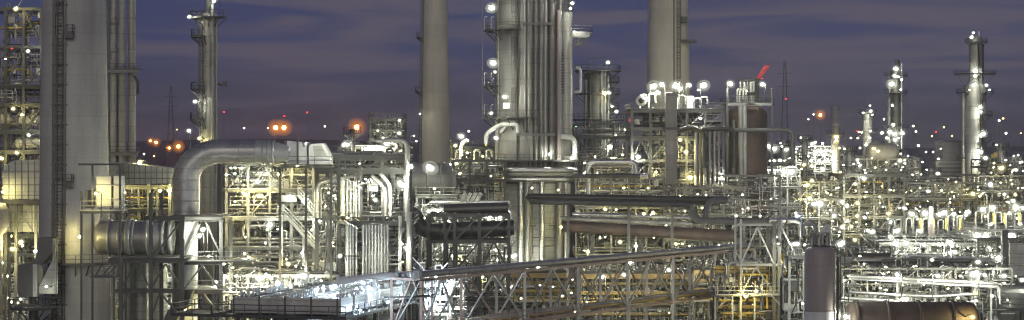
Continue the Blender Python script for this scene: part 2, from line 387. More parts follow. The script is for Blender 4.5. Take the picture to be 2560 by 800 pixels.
def fill(t, x0, x1, y0, y1, z0, z1, n=14, small=60, rmin=.08, rmax=.28, mats=PM, valves=True, smt='galv'):
    """main pipes as parts, the fine piping and valves as one joined part"""
    for i in range(int(n*2.2)):
        r = rng.uniform(rmin, rmax); m = rng.choice(mats); y = rng.uniform(y0, y1); st = rng.random()
        xa, xb = sorted((rng.uniform(x0,x1), rng.uniform(x0,x1))); za, zb = sorted((rng.uniform(z0,z1), rng.uniform(z0,z1)))
        if xb-xa < 6*r+.5: xb = min(x1, xa+6*r+.5)
        if zb-za < 6*r+.5: zb = za+6*r+.5
        if st < .3: pts = [(xa,y,za), (xa,y,zb), (xb,y,zb), (xb,y,zb-(zb-za)*rng.uniform(.3,1))]
        elif st < .55: pts = [(xa,y,za), (xa,y,zb), (xa,y+rng.uniform(1,3),zb)]
        elif st < .8: pts = [(x0+(xa-x0)*.3,y,za), (xb,y,za), (xb,y,zb)]
        else: pts = [(x0,y,zb), (x1,y,zb)]
        t.pipe(pts, r, m)
    for mtn, cnt in ((smt, small*1.9), ('steel', small*1.7), ('white', small*.4)):
        b = MB()
        for i in range(int(cnt)):
            x, y, z = rng.uniform(x0,x1), rng.uniform(y0,y1), rng.uniform(z0,z1); st = rng.random(); r = rng.uniform(.045, .11)
            if st < .3: b.tube([(x,y,z), (x,y,min(z1+.3,z+rng.uniform(.8,4)))], r, 5)
            elif st < .6: b.tube([(x,y,z), (min(x1+.3,x+rng.uniform(.8,5)),y,z)], r, 5)
            elif st < .75:
                h = rng.uniform(.6,1.8); w = rng.uniform(.3,.9); b.tube([(x,y,z), (x,y,z+h), (x+w,y,z+h), (x+w,y,z+h*.3)], r*1.2, 5, .2)
            elif st < .88:
                c = rng.uniform(.15,.4); b.box((x-c,y-c,z), (x+c,y+c,z+c*rng.uniform(1,3)))
            elif st < .95: b.lathe((x,y,z), [(.0,0),(.28,.02),(.28,.1),(.08,.12),(.08,.5),(.2,.55),(.2,.62),(0,.64)], 6)
            else: b.bar((x,y,z), (x+rng.choice((-1,1))*rng.uniform(1,2.5),y,z+rng.uniform(1,2.5)), .1)
        t.mesh(b, mtn, 'small_piping', kind='stuff')
def gooseneck(t, x, y, z, h=1.6, w=.9, r=.14, mt='galv'):
    t.pipe([(x,y,z), (x,y,z+h), (x+w,y,z+h), (x+w,y,z+h*.35)], r, mt, 'gooseneck', .45)
def block(label, px0, px1, pys, d0, d1, cols=None, decks=None, n=14, small=70, mt='grey', fillz=None, kind='bar', mats=PM, brace=.35, name='process_structure', cw=.3, rmax=.22, smt='galv', rails=True, cat='steel structure'):
    x0, x1 = X(px0, d0), X(px1, d0); zs = sorted(Z(p, d0) for p in pys)
    t = T(name, label, cat, ((x0+x1)/2, (d0+d1)/2, 0), 'process structures')
    nc = cols or max(2, round((x1-x0)/5.5)+1); xs = [x0+(x1-x0)*i/(nc-1) for i in range(nc)]
    ys = [d0, d1]
    frame(t, xs, ys, zs, 0, cw, cw*.9, mt, kind, brace, decks if decks is not None else range(len(zs)), rails)
    zz = [0]+zs
    for a, b in zip(zz, zz[1:]):
        if b < Z(830, d0): continue
        k = (b-a)/max(1, zs[-1]-max(0, Z(830, d0)))
        for q in range(max(1, round((x1-x0)/9))):
            if b-a < 2.4: break
            w_ = rng.uniform(2.5, min(6, (x1-x0)*.6)); xa = rng.uniform(x0, x1-w_); zq = rng.uniform(a+.9, b-1.5); yq = d0+rng.uniform(-.3, 2)
            wk = t.box((xa,yq,zq), (xa+w_,yq+1.3,zq+.07), 'grate', 'walkway'); t.rail([(xa,yq+.03,zq+.07), (xa+w_,yq+.03,zq+.07)], rng.choice(('steel','grey','galv')), t=.07, under=wk)
            if rng.random() < .6: t.ladder((xa+w_+.3,yq,max(a,zq-3)), (xa+w_+.3,yq,zq+1), 'galv', cage=False, t=.07)
        fill(t, x0+.3, x1-.3, d0+.2, d1-.5, a+.5, b-.4, max(2, int(n*k)), max(6, int(small*k)), rmax=rmax, mats=mats, smt=smt)
    return t
def hdrum(label, px, py, d, length, r, mt='vessel', name='horizontal_vessel', cat='vessel', rings=(), nozzles=2, axis='x', down=.0, group='horizontal vessels', saddle=True):
    c = W(px, py, d); t = T(name, label, cat, c-Vector((0,0,r+.8)), group); L = length/2
    hd = [(r*math.cos(a), r*.5*math.sin(a)) for a in [math.pi/2*i/5 for i in range(6)]]
    prof = [(rr, -L-h) for rr, h in hd[::-1]] + [(rr, L+h) for rr, h in hd]
    sh = t.lathe(c, prof, mt, 'shell', 28, axis)
    ax = Vector((1,0,0)) if axis == 'x' else Vector((0,1,0))
    for q in rings: t.lathe(c+ax*(q*L), [(r*1.0,-.16),(r*1.1,-.15),(r*1.1,.15),(r*1.0,.16)], mt, 'flange_ring', 28, axis)
    for q in (-.6, .6):
        if not saddle: break
        lo = c+ax*(q*L); t.box(lo-Vector((.25 if axis=='x' else r*.8, r*.8 if axis=='x' else .25, r+.8+down)), lo+Vector((.25 if axis=='x' else r*.8, r*.8 if axis=='x' else .25, -r*.45)), 'steel', 'saddle')
    for i in range(nozzles):
        q = -.7+1.4*(i+.5)/nozzles; p = c+ax*(q*L)+Vector((0,0,r*.9)); t.cyl(p, p+Vector((0,0,.7)), .2, mt, 'nozzle')
    return t
def ringdeck(t, x, y, z, r0, r1, a0=0, a1=360, mt='steel', rail=True):
    b = MB(); n = max(6, int((a1-a0)/18)); P = []
    for i in range(n+1):
        a = R(a0+(a1-a0)*i/n); P.append((math.cos(a), math.sin(a)))
    for (c0, s0), (c1, s1) in zip(P, P[1:]):
        for zz, rev in ((z, False), (z-.12, True)):
            q = [(x+c0*r0,y+s0*r0,zz),(x+c0*r1,y+s0*r1,zz),(x+c1*r1,y+s1*r1,zz),(x+c1*r0,y+s1*r0,zz)]
            b.add(q, [(0,3,2,1) if rev else (0,1,2,3)])
        q = [(x+c0*r1,y+s0*r1,z-.12),(x+c1*r1,y+s1*r1,z-.12),(x+c1*r1,y+s1*r1,z),(x+c0*r1,y+s0*r1,z)]; b.add(q, [(0,1,2,3)])
    dk = t.mesh(b, 'grate', 'platform')
    for i in range(0, n+1, max(1, n//5)):
        c_, s_ = P[i]; bb = MB(); bb.bar((x+c_*r1*.97,y+s_*r1*.97,z-.1), (x+c_*r0,y+s_*r0,z-(r1-r0)*.9), .1); t.mesh(bb, mt, 'bracket', dk)
    if rail: t.rail([(x+c*(r1-.06), y+s_*(r1-.06), z) for c, s_ in P], mt, under=dk)
def column(label, px, d, wpx, ytop, mt='vessel', plats=(), ybase=None, skirt=None, name='process_tower', cat='tower', pipes=(), cap='dome', lad=True, taper=0., group='process columns', seams=True):
    """vertical vessel: lathe shell, platforms (y, a0, a1, out), side pipes (dx px, r, y0, y1, mat)"""
    x, r, zt = X(px, d), wpx/2*d/F, Z(ytop, d); zb = Z(ybase, d) if ybase else 0
    t = T(name, label, cat, (x, d, zb), group)
    if cap == 'dome': prof = [(r,zb)]+[(r, zb+(zt-r*.5-zb)*q) for q in (.5,1)]+[(r*math.cos(R(a)), zt-r*.5+r*.5*math.sin(R(a))) for a in (20,40,60,78,90)]
    elif cap == 'cone': prof = [(r,zb),(r,zt-r*1.5),(r*.4,zt-r*.3),(r*.4,zt)]
    else: prof = [(r*(1+taper),zb),(r,zt),(r*.88,zt),(r*.88,zt-1)]
    t.lathe((x,d,0), prof, mt, 'shell', 32)
    if seams:
        z = zb+4
        while z < zt-r:
            t.lathe((x,d,z), [(r*1.0,-.05),(r*1.012,-.045),(r*1.012,.045),(r*1.0,.05)], mt, 'seam_band', 32); z += rng.uniform(3.5, 5.5)
    for (py, a0, a1, o) in plats: ringdeck(t, x, d, Z(py, d), r*1.01, r+o, a0, a1)
    for (dx, pr, y0, y1, m) in pipes:
        xx = x+dx*d/F; yy = d-math.sqrt(max(0, r*r-(xx-x)**2))-pr-.1
        t.cyl((xx,yy,Z(y1,d)), (xx,yy,Z(y0,d)), pr, m, 'pipe')
    return t
def stack(label, d, edges, mt='conc', name='chimney', ytop=-230, lads=()):
    """edges: (y, left px, right px) rows"""
    cx = X((edges[0][1]+edges[0][2])/2, d)
    pr = sorted([(Z(y,d), (rr-l)/2*d/F) for y, l, rr in edges])
    (za, ra), (zb, rb) = pr[0], pr[-1]; rad = lambda z: ra+(rb-ra)*(z-za)/(zb-za)
    zt = Z(ytop, d); t = T(name, label, 'chimney', (cx, d, 0), 'concrete chimneys')
    prof = [(rad(0), 0), (rad(zt*.5), zt*.5), (rad(zt), zt)]
    prof += [(rad(zt)*.85, zt), (rad(zt)*.85, zt-2)]
    t.lathe((cx,d,0), prof, mt, 'shaft', 48)
    return t, cx, rad

# ================================================================== THE SETTING
def structure(name, mb, mt):
    me = mb.data(name); me.materials.append(M[mt]); o = bpy.data.objects.new(name, me); link(o, name); o['kind'] = 'structure'; return o
g = MB(); g.add([(-2400,-60,0),(2400,-60,0),(2400,3950,0),(-2400,3950,0)], [(0,1,2,3)]); structure('ground', g, 'ground')
g = MB()
for y0, y1 in ((306,313),(402,410),(585,595)): g.add([(-150,y0,.004),(220,y0,.004),(220,y1,.004),(-150,y1,.004)], [(0,1,2,3)])
structure('road', g, 'road')
g = MB(); n = 60; hp = []
hr = random.Random(5); ph = [hr.uniform(0, 6) for _ in range(5)]
for j, (y, k) in enumerate(((1900,0),(2200,.45),(2700,1),(3200,.9),(3900,0))):
    for i in range(n+1):
        x = -2400+4800*i/n; u = i/n
        h = .62*(44+10*math.sin(u*9+ph[0])+7*math.sin(u*23+ph[1])+3*math.sin(u*51+ph[2]) + 14*u)*k
        hp.append((x, y, max(h, 0)-1))
g.add(hp, [(j*(n+1)+i, j*(n+1)+i+1, (j+1)*(n+1)+i+1, (j+1)*(n+1)+i) for j in range(4) for i in range(n)], True)
structure('hills', g, 'hill')

# ================================================================== LEFT: chimney, ducts, big elbow pipe
D = 240
t, cx, rad = stack('huge pale concrete chimney with dark ladder strip, nearest the left edge', D, [(0,108,264),(800,98,280)])
xl = X(168, D)
def yon(x, z): return D - math.sqrt(max(.01, rad(z)**2-(x-cx)**2))
for (a, b) in ((5, 24), (24, 43), (43, 62)):
    t.ladder((xl, yon(xl,a)-.35, a), (xl, yon(xl,b)-.35, b), 'dark', w=.7, t=.12, out=(-.2,-1,0))
t.bar((xl-.75, yon(xl-.75,4)-.2, 4), (xl-.75, yon(xl-.75,62)-.2, 62), .34, 'dark', 'cable_tray')
t.bar((xl+.62, yon(xl+.62,4)-.15, 4), (xl+.62, yon(xl+.62,62)-.15, 62), .16, 'dark', 'conduit')
z = 12
while z < 60:
    t.bar((xl-.95, yon(xl,z)-.25, z), (xl+.9, yon(xl,z)-.25, z), .12, 'dark', 'ladder_bracket'); z += 2.3
for py in (93, 460):
    zz = Z(py, D); x0 = X(182, D); y0 = yon(x0+.6, zz)
    t.box((x0, y0-1.1, zz-.35), (x0+.95, y0+.15, zz+.3), 'steel', 'rest_platform'); t.rail([(x0,y0-1.05,zz+.3),(x0+.95,y0-1.05,zz+.3),(x0+.95,y0,zz+.3)], 'dark', h=.9, t=.07)
ringdeck(t, cx, D, Z(655, D), rad(20)*1.0+.02, rad(20)+1.6, 250, 350)
lamp(W(200,592,234), 'small warm lamp on short post at the foot of the big chimney', 'Y', .3, 3.2, 0, .0)

# black chute at the chimney's left foot
d = 231; t = T('discharge_chute', 'black bent discharge duct at the left foot of the big chimney', 'duct', W(80,790,d)*1)
def prism_px(t, pts, d0, d1, mt, name):
    b = MB(); b.prism([(X(a,d0), Z(c,d0)) for a, c in pts], d0, d1); return t.mesh(b, mt, name)
prism_px(t, [(94,595),(133,595),(133,628),(104,662),(80,660),(94,630)], d, d+2.4, 'dark', 'upper_duct')
prism_px(t, [(44,672),(48,660),(78,658),(82,662),(82,742),(48,742),(44,728)], d-.2, d+2.6, 'steel', 'hopper_box')
prism_px(t, [(82,661),(93,661),(93,742),(82,742)], d-.25, d+2.7, 'galv', 'edge_panel')
prism_px(t, [(133,600),(138,600),(140,735),(97,735),(97,718),(131,650)], d+.6, d+1.0, 'panel', 'gusset_plate')
t.ladder(W(138,735,d), W(138,598,d), 'galv', cage=False)
t.pipe([W(85,742,d+1), W(85,800,d+1), (X(85,d+1), d+1, 0)], .5, 'steel', 'drop_pipe')
t = T('round_platform', 'round railed platform below the black duct by the big chimney', 'platform', (X(85,229), 229, 0))
ringdeck(t, X(84,229), 229, Z(770,229), .3, 2.6)
t.cyl((X(84,229),229,0), (X(84,229),229,Z(770,229)), .5, 'steel', 'post')
lamp(W(116,716,229), 'small white lamp on the gusset of the black duct', 'W', .2, .8, 0, .0)

# left lattice structure with exchangers
t = block('tall dark lattice tower at the left edge with yellow lit exchangers', -30, 104, (22, 118, 218, 265, 332, 382, 470, 560), 292, 304, 4, (2,3,4,5), 26, 160, 'steel', mats=['lag','dark','galv','alu','yellow'], brace=.4, cw=.36)
hdrum('upper yellow lit exchanger on the left lattice tower', 84, 300, 293, 3.6, .85, 'vessel', 'heat_exchanger', 'exchanger', (-.6,.4), 1)
hdrum('lower yellow lit exchanger on the left lattice tower', 82, 358, 293, 4.2, .85, 'vessel', 'heat_exchanger', 'exchanger', (-.3,.6), 1)
hdrum('yellow lit exchanger cut by the left edge of the picture', -6, 298, 293, 3., .95, 'vessel', 'heat_exchanger', 'exchanger', (.5,), 1)
lamps('on the lattice tower at the left edge', [(40,22,'Y',8),(70,128,'W',6),(14,147,'Y',4),(33,272,'Y',7),(55,287,'Y',6),(72,338,'W',6),(42,382,'Y',7),(4,396,'Y',8),(10,470,'Y',6)], 289, pole=1.5)
lamp(W(30,121,289), 'small red obstruction lamp on the lattice tower at the left edge', 'R', .25, 1, 0, .1)

# curved panelled duct at left
def ribbed(t, poly, d0, d1, mt, xs, zs, rib=.1, rmt='grey'):
    prism_px(t, poly, d0, d1, mt, 'duct_shell')
    for (x, ya, yb) in xs: t.bar(W(x,ya,d0-.05), W(x,yb,d0-.05), rib, rmt, 'stiffener_rib')
    for (y, xa, xb) in zs: t.bar(W(xa,y,d0-.09), W(xb,y,d0-.09), rib, rmt, 'stiffener_rib')
d = 264; t = T('panelled_duct', 'pale panelled duct with a rounded shoulder left of the big chimney', 'duct', (X(55,d), d+3, 0), 'panelled ducts')
poly = [(6,498),(6,440)]+[(46-40*math.cos(R(a)), 440-40*math.sin(R(a))) for a in (15,30,45,60,75,90)]+[(112,400),(112,498)]
ribbed(t, poly, d, d+7, 'panel', [(x, 402, 497) for x in (38,54,70,86,100)]+[(22,412,497)], [(y, 7, 110) for y in (430,462,488)])
for x in (14, 40, 90): t.bar((X(x,d+1),d+1,0), (X(x,d+1),d+1,Z(500,d)), .35, 'grey', 'support_column')
t.bar(W(0,505,d+.5), W(110,505,d+.5), .5, 'steel', 'support_beam')
d = 268; t = T('panelled_duct', 'lower pale braced duct casing under the rounded duct', 'duct', (X(70,d), d+3, 0), 'panelled ducts')
ribbed(t, [(20,512),(106,512),(106,580),(20,580)], d, d+5, 'panel', [(x,513,579) for x in (22,38,56,80,98)], [(y,21,105) for y in (530,556)])
for a, b in ((38,80),(80,38)): t.bar(W(a,515,d-.3), W(b,578,d-.3), .16, 'galv', 'brace')
for x in (24, 100): t.bar((X(x,d+1),d+1,0), (X(x,d+1),d+1,Z(580,d)), .35, 'steel', 'support_column')
t = T('conical_hopper', 'blue grey conical hopper cut by the left edge of the picture', 'hopper', (X(-5,262),262,0))
t.lathe((X(-5,262),262,0), [(.6,0),(.6,Z(585,262)),(1.6,Z(575,262)),(1.75,Z(535,262)),(.9,Z(508,262)),(0,Z(506,262))], 'vessel', 'shell')
lamps('under the panelled duct at the left edge', [(52,606,'Y',9),(31,623,'Y',9),(88,628,'W',6),(4,657,'W',7),(8,480,'Y',6)], 262, pole=2)
block('low pipe rack left of the big chimney below the ducts', -30, 104, (592, 640, 700, 760), 275, 292, 4, (0,1,2,3), 30, 220, 'grey', cw=.28)
lamps('low on the pipe rack left of the big chimney', [(18,690,'W',5),(28,590,'Y',4),(22,745,'W',6),(68,705,'Y',5)], 272, pole=1.5)

# panelled duct right of the chimney
d = 262; t = T('panelled_duct', 'long pale panelled duct between the big chimney and the elbow pipe', 'duct', (X(360,d), d+3, 0), 'panelled ducts')
ribbed(t, [(265,406),(330,408),(440,424),(440,470),(420,458),(265,462)], d, d+6, 'panel', [(x, 409+max(0,(x-330)*.13), 459) for x in (308,322,336,350,364,378,392,406,420)], [(432,290,436),(446,270,436)])
for x in (300, 372, 425): t.bar((X(x,d+2),d+2,0), (X(x,d+2),d+2,Z(460,d)), .4, 'grey', 'support_column')
block('narrow yellow lit gallery under the long panelled duct', 300, 440, (470, 526, 600, 680, 760), 266, 280, 4, None, 16, 120, 'grey', mats=['yellow','galv','lag','alu'])
lamps('in the gallery under the long panelled duct', [(310,482,'Y',7),(400,477,'Y',6),(423,477,'Y',7),(350,405,'Y',8)], 263, pole=1.4)

# white cabinet panels
d = 224; t = T('panel_cabinet', 'tall white panelled cabinet on a railed platform beside the big chimney', 'cabinet', (X(272,d), d+1, Z(526,d)))
prism_px(t, [(241,441),(278,441),(278,519),(241,519)], d, d+1.6, 'white', 'panel'); prism_px(t, [(284,440),(305,440),(305,521),(284,521)], d+.1, d+1.8, 'white', 'panel')
prism_px(t, [(279,444),(283,444),(283,519),(279,519)], d+.4, d+1.4, 'dark', 'gap_strip')
for y in (463, 497): t.bar(W(240,y,d-.1), W(306,y,d-.1), .1, 'galv', 'strap')
t.box(tuple(W(205,531,d))[:1]+(d-1.2, Z(533,d)), (X(310,d), d+2.4, Z(527,d)), 'grate', 'platform')
t.rail([(X(207,d),d-1.1,Z(527,d)), (X(308,d),d-1.1,Z(527,d)), (X(308,d),d+2.3,Z(527,d))], 'galv')
for x in (208, 236, 304): t.bar((X(x,d),d-.9 if x != 236 else d-1.0,0), (X(x,d),d-.9 if x != 236 else d-1.0,Z(410 if x != 208 else 478,d)), .22, 'steel', 'column')
t.bar(W(196,411,d-.9), W(306,411,d-.9), .2, 'steel', 'top_beam')
t.box((X(212,d), d, Z(520,d)), (X(233,d), d+1.2, Z(476,d)), 'grey', 'control_box')
lamp(W(240,484,221.6), 'white lamp on a curved arm beside the white panelled cabinet', 'Y', .3, 2.6, .3, .5)

# big horizontal duct vessel and steel frame
t = hdrum('dark ringed horizontal duct drum right of the big chimney', 332, 594, 238, 7.2, 1.95, 'lag', 'duct_drum', 'vessel', (-.72,-.38,.05,.5), 0, saddle=False)
t.lathe(W(325,594,238), [(1.95,-.3),(2.35,-.28),(2.35,.28),(1.95,.3)], 'galv', 'main_flange', 32, 'x')
t.box(W(205,600,239.5), W(247,480,237.2), 'lag', 'inlet_duct')
for x in (410, 428): t.lathe(W(x,594,238), [(1.2,-.2),(2.0,-.18),(2.0,.18),(1.2,.2)], 'galv', 'end_flange', 28, 'x')
t = T('braced_structure', 'dark braced steel frame carrying the ringed duct drum', 'steel structure', (X(370,230), 234, 0))
d = 232
for x in (285, 302, 377, 455):
    for y in (d, d+7): t.bar((X(x,d),y,0), (X(x,d),y,Z(645 if x < 350 else 482 if x == 377 else 545,d)), .42 if x != 285 else .2, 'steel', 'column', kind='hbar')
for y in (d, d+7):
    for py, xa, xb in ((652,270,462),(727,285,462),(545,360,462)): t.bar(W(xa,py,y), W(xb,py,y), .3, 'steel', 'beam', .5, 'hbar')
for a, b in (((302,722),(340,660)),((377,722),(340,660)),((377,722),(414,660)),((455,722),(414,660)),((302,795),(318,732)),((377,795),(400,732)),((455,795),(400,732)),((377,650),(455,550)),((302,650),(290,660))):
    t.bar(W(*a,d-.05), W(*b,d-.05), .2, 'steel', 'brace')
t.box((X(276,d), d-.5, Z(649,d)+.12), (X(460,d), d+7, Z(649,d)+.2), 'grate', 'deck'); t.rail([(X(278,d),d-.4,Z(649,d)+.2),(X(300,d),d-.4,Z(649,d)+.2)], 'grey')
t.box((X(232,d), d-1.5, Z(692,d)), (X(300,d), d+1, Z(688,d)), 'grate', 'side_deck'); t.rail([(X(234,d),d-1.4,Z(688,d)),(X(298,d),d-1.4,Z(688,d))], 'grey')
t = T('vertical_ducts', 'pale vertical duct legs standing behind the braced steel frame', 'duct', (X(345,240), 241, 0))
for x, r_ in ((318,.75),(348,.8),(395,.9)): t.cyl((X(x,240),241,0), (X(x,240),241,Z(652,240)), r_, 'panel', 'duct_leg')
block('dim equipment levels behind the braced steel frame', 290, 450, (640, 700, 770), 247, 258, 3, None, 12, 80, 'grey')
lamps('low behind the braced steel frame', [(330,690,'W',6),(415,690,'W',6),(400,760,'W',7),(310,770,'Y',5),(440,640,'W',5)], 245, pole=1.2)

# big silver elbow pipe
D = 242
t = T('elbow_pipe', 'huge silver insulated pipe rising and bending right into a long horizontal run', 'pipe', W(465,547,D))
s = D/F
P = [W(465,500,D), W(465,448,D)]; Rr = [34.7*s, 35*s]
for a in (18, 40, 62, 82): P.append(W(465+85*(1-math.cos(R(a))), 448-70*math.sin(R(a)), D)); Rr.append((35-5*a/90)*s)
b = MB(); b.tube([W(465,547,D)]+P+[W(560,378,D), W(640,378,D)], [34*s]+Rr+[29.5*s,29*s], 32); t.mesh(b, 'duct', 'insulated_pipe')
b = MB(); b.tube([W(640,378,D), W(672,380,D), W(700,383,D), W(722,385,D)], [29*s,29*s,25*s,18*s], 28); t.mesh(b, 'galv', 'reducer')
for x in (530, 600, 640): t.lathe(W(x,378,D), [(29*s,-.07),(30*s,-.06),(30*s,.06),(29*s,.07)], 'lag', 'joint_band', 32, 'x')
for x, q in ((658,31.5), (672,31.5), (684,30)): t.lathe(W(x,381,D), [(26*s,-.14),(q*s,-.12),(q*s,.12),(26*s,.14)], 'galv', 'bellows_ring', 32, 'x')
for y in (452, 502, 538): t.lathe(W(465,y,D), [(34.3*s,-.06),(35.6*s,-.05),(35.6*s,.05),(34.3*s,.06)], 'lag', 'joint_band', 32)
t = T('portal_structure', 'grey steel portal frame around the lower leg of the elbow pipe', 'steel structure', (X(505,D), D, 0))
d = 237
for x in (456, 553):
    for y in (d, d+8): t.bar((X(x,d),y,0), (X(x,d),y,Z(548,d)), .42, 'grey', 'column', kind='hbar')
for y in (d, d+8): t.bar(W(448,548,y), W(560,548,y), .42, 'grey', 'beam', .5, 'hbar')
t.box((X(425,d), d-.8, Z(546,d)+.2), (X(560,d), d+9, Z(546,d)+.28), 'steel', 'deck')
for py in (658, 730):
    t.bar(W(456,py,d), W(553,py,d), .3, 'grey', 'beam', .4, 'hbar'); t.rail([W(458,py-4,d-.6), W(640,py-6,d-.6)], 'galv')
    t.box((X(456,d), d-.7, Z(py,d)+.2), (X(640 if py < 700 else 560,d), d+7, Z(py,d)+.27), 'grate', 'deck')
for a, b in (((553,640),(515,556)),((456,652),(500,560)),((553,728),(505,664)),((456,728),(505,664)),((553,795),(510,735))): t.bar(W(*a,d-.06), W(*b,d-.06), .2, 'grey', 'brace')
t.cyl((X(477,D-1),D-2.5,0), (X(477,D-1),D-2.5,Z(552,D)), 1.05, 'white', 'inner_riser'); t.cyl((X(440,D-1),D+.5,0), (X(440,D-1),D+.5,Z(552,D)), .8, 'steel', 'dark_riser')
lamps('inside the portal frame of the elbow pipe', [(507,574,'W',9),(498,590,'W',9),(470,782,'Y',8),(522,640,'W',4)], 234.5, pole=2.4)
prism_t = T('black_chute', 'dark bent chute at the bottom under the elbow pipe frame', 'duct', (X(440,234),235,0))
prism_px(prism_t, [(452,725),(482,725),(470,765),(440,800),(436,840),(404,840),(412,790)], 233.5, 236, 'dark', 'chute_shell')
prism_px(prism_t, [(404,840),(436,840),(436,1020),(404,1020)], 233.6, 235.9, 'dark', 'chute_leg')

# white box unit at the end of the pipe
d = 244; t = T('filter_house', 'white box and sloped hood where the big elbow pipe ends', 'box unit', (X(770,d), d+2, 0))
prism_px(t, [(717,352),(768,356),(768,412),(717,412)], d, d+4, 'white', 'box'); prism_px(t, [(772,366),(778,360),(808,358),(826,394),(826,412),(772,412)], d-.3, d+3.5, 'white', 'sloped_hood')
prism_px(t, [(782,364),(804,364),(818,390),(786,390)], d-.36, d-.31, 'panel', 'hatch')
for x in (744,): t.bar(W(x,340,d-.2), W(x,412,d-.2), .2, 'steel', 'post')
t.bar(W(712,352,d-.15), W(712,412,d-.15), .2, 'steel', 'post')
t.rail([W(700,414,d-.9), W(830,414,d-.9)], 'steel'); t.box((X(696,d), d-1, Z(416,d)-.2), (X(832,d), d+5, Z(416,d)), 'grate', 'deck')
for x in (700, 765, 828): t.bar((X(x,d+.5),d+.5,0), (X(x,d+.5),d+.5,Z(418,d)), .3, 'steel', 'column')
lamps('beside the white filter box', [(765,358,'W',3),(860,362,'W',8)], 241, pole=1)

# slim tower
t = column('slim tall column with a bright riser pipe behind the elbow pipe', 522, 300, 42, 30, 'vessel', [(45,90,350,1.5),(92,150,260,1.4),(225,150,260,1.4),(300,150,260,1.5)], pipes=((12,.24,12,800,'galv'),(-16,.12,60,800,'lag'),(20,.1,40,800,'galv')))
t.cyl((X(522,300),300,Z(32,300)), (X(522,300),300,Z(-8,300)), .45, 'grey', 'vent_stack')
t.ladder(W(503,340,298.4), W(503,30,298.4), 'dark', t=.08)
t.pipe([W(545,210,299.8), W(560,214,299.8), W(562,204,299.8)], .14, 'dark', 'davit'); t.box(W(558,218,300), W(566,204,299.6), 'dark', 'davit_head')
lamps('on the slim column behind the elbow pipe', [(473,42,'W',6),(535,3,'W',6),(488,254,'W',7),(498,346,'Y',6)], 297.5, pole=1.2)
lamp(W(472,327,292), 'white lamp on a post left of the slim column foot', 'W', .4, 4, 0, .2)
# pipe bundle behind chimney
d = 292; t = T('pipe_bundle', 'bundle of tall dark risers clamped together right behind the big chimney', 'pipe bundle', (X(305,d), d, 0))
for x, r_, a in ((283,.5,-60),(304,.55,-60),(326,.58,-60),(296,.4,190)): t.cyl((X(x,d),d+(x%3)*.6,0), (X(x,d),d+(x%3)*.6,Z(a,d)), r_, 'vessel', 'riser')
for y in (178, 385): 
    t.bar(W(262,y,d-1), W(350 if y < 200 else 345,y,d-1), .45, 'grey', 'clamp_beam'); t.box((X(262,d),d-1.2,Z(y,d)+.25), (X(352,d),d+2,Z(y,d)+.33), 'grate', 'platform')
    t.rail([W(266,y-3,d-1.1), W(350,y-3,d-1.1)], 'dark', h=.9)
for y0, y1 in ((0,60),(60,130),(130,178)): t.bar(W(270,y0,d+.3), W(296,y1,d+.3), .22, 'steel', 'brace'); t.bar(W(268,y1,d+.2), W(298,y1,d+.2), .2, 'steel', 'beam')
t.bar((X(268,d),d+.8,0), (X(268,d),d+.8,Z(-60,d)), .4, 'steel', 'column')
t.pipe([W(336,190,d-.5), W(345,205,d-.5), W(345,235,d-.5)], .2, 'dark', 'drain_pipe')

# ================================================================== CENTRE LEFT: process structure with stairs
t = block('busy multi level pipe structure right of the elbow pipe with white stairs', 566, 838, (412, 478, 548, 622, 660), 262, 276, 6, (0,1,2,3), 46, 420, 'grey', cw=.34, kind='hbar', rmax=.3)
t.stairs(W(708,532,259), W(800,632,259), mt='white'); t.stairs(W(745,486,260), W(792,545,260), mt='galv')
t.box((X(640,259), 258, Z(534,259)-.1), (X(712,259), 262, Z(534,259)), 'grate', 'landing')
t.rail([W(694,533,258.1), W(706,533,258.1)], 'white')
for x in (703, 757): t.bar((X(x,259),259.8,0), (X(x,259),259.8,Z(534 if x < 720 else 590,259)), .3, 'galv', 'stair_post')
hdrum('yellow lit horizontal exchanger under the white stairs', 640, 664, 263, 6.5, .55, 'vessel', 'heat_exchanger', 'exchanger', (-.7,.7), 2)
hdrum('pale exchanger with its end cap behind the right of the stairs', 790, 655, 264, 4.5, .6, 'white', 'heat_exchanger', 'exchanger', (-.6,.6), 2)
t = T('switch_cabinet', 'bright white sign lit cabinet at the head of the stairs', 'cabinet', W(722,504,259.5))
t.box(W(703,504,260.3), W(740,489,259.4), 'white', 'body'); t.bar(W(704,505,259.3), W(740,505,259.3), .1, 'steel', 'base_rail')
t = T('cable_cabinet', 'pale panel cabinet on the second level left of the stairs', 'cabinet', W(700,474,264))
t.box(W(680,473,265.5), W(723,447,264), 'panel', 'body')
for x in (693, 708): t.bar(W(x,473,263.95), W(x,447,263.95), .08, 'steel', 'door_joint')
block('lower pipe levels behind the air cooler bank', 560, 860, (690, 735, 790), 245, 257, 6, (0,1), 26, 220, 'galv', cw=.3, brace=.6)
hdrum('white exchanger shell right of the lamp behind the air cooler bank', 815, 668, 254, 3, .6, 'white', 'heat_exchanger', 'exchanger', (), 1)
lamps('on the multi level structure with white stairs', [(577,420,'W',3.5),(588,420,'W',3.5),(604,420,'W',4),(587,434,'W',5),(565,437,'Y',4),(644,454,'W',9),(697,436,'Y',6),(744,417,'Y',9),(613,486,'Y',10),(648,490,'Y',9),(724,494,'W',13),(577,558,'Y',7),(674,563,'W',12),(797,551,'W',10),(848,471,'W',9)], 259.5, pole=1.5)
lamps('on the lower pipe levels behind the air cooler bank', [(622,643,'Y',5),(612,634,'W',5),(635,648,'Y',8),(648,696,'W',15),(758,690,'W',15),(720,660,'Y',8),(575,722,'W',6),(600,765,'Y',5),(560,660,'W',5),(540,705,'W',6),(590,690,'W',4)], 243, pole=1.8)
lamp(W(694,711,212), 'tall white street style lamp on a thin curved pole at the air cooler bank', 'W', .62, 7, -.9, -.9)

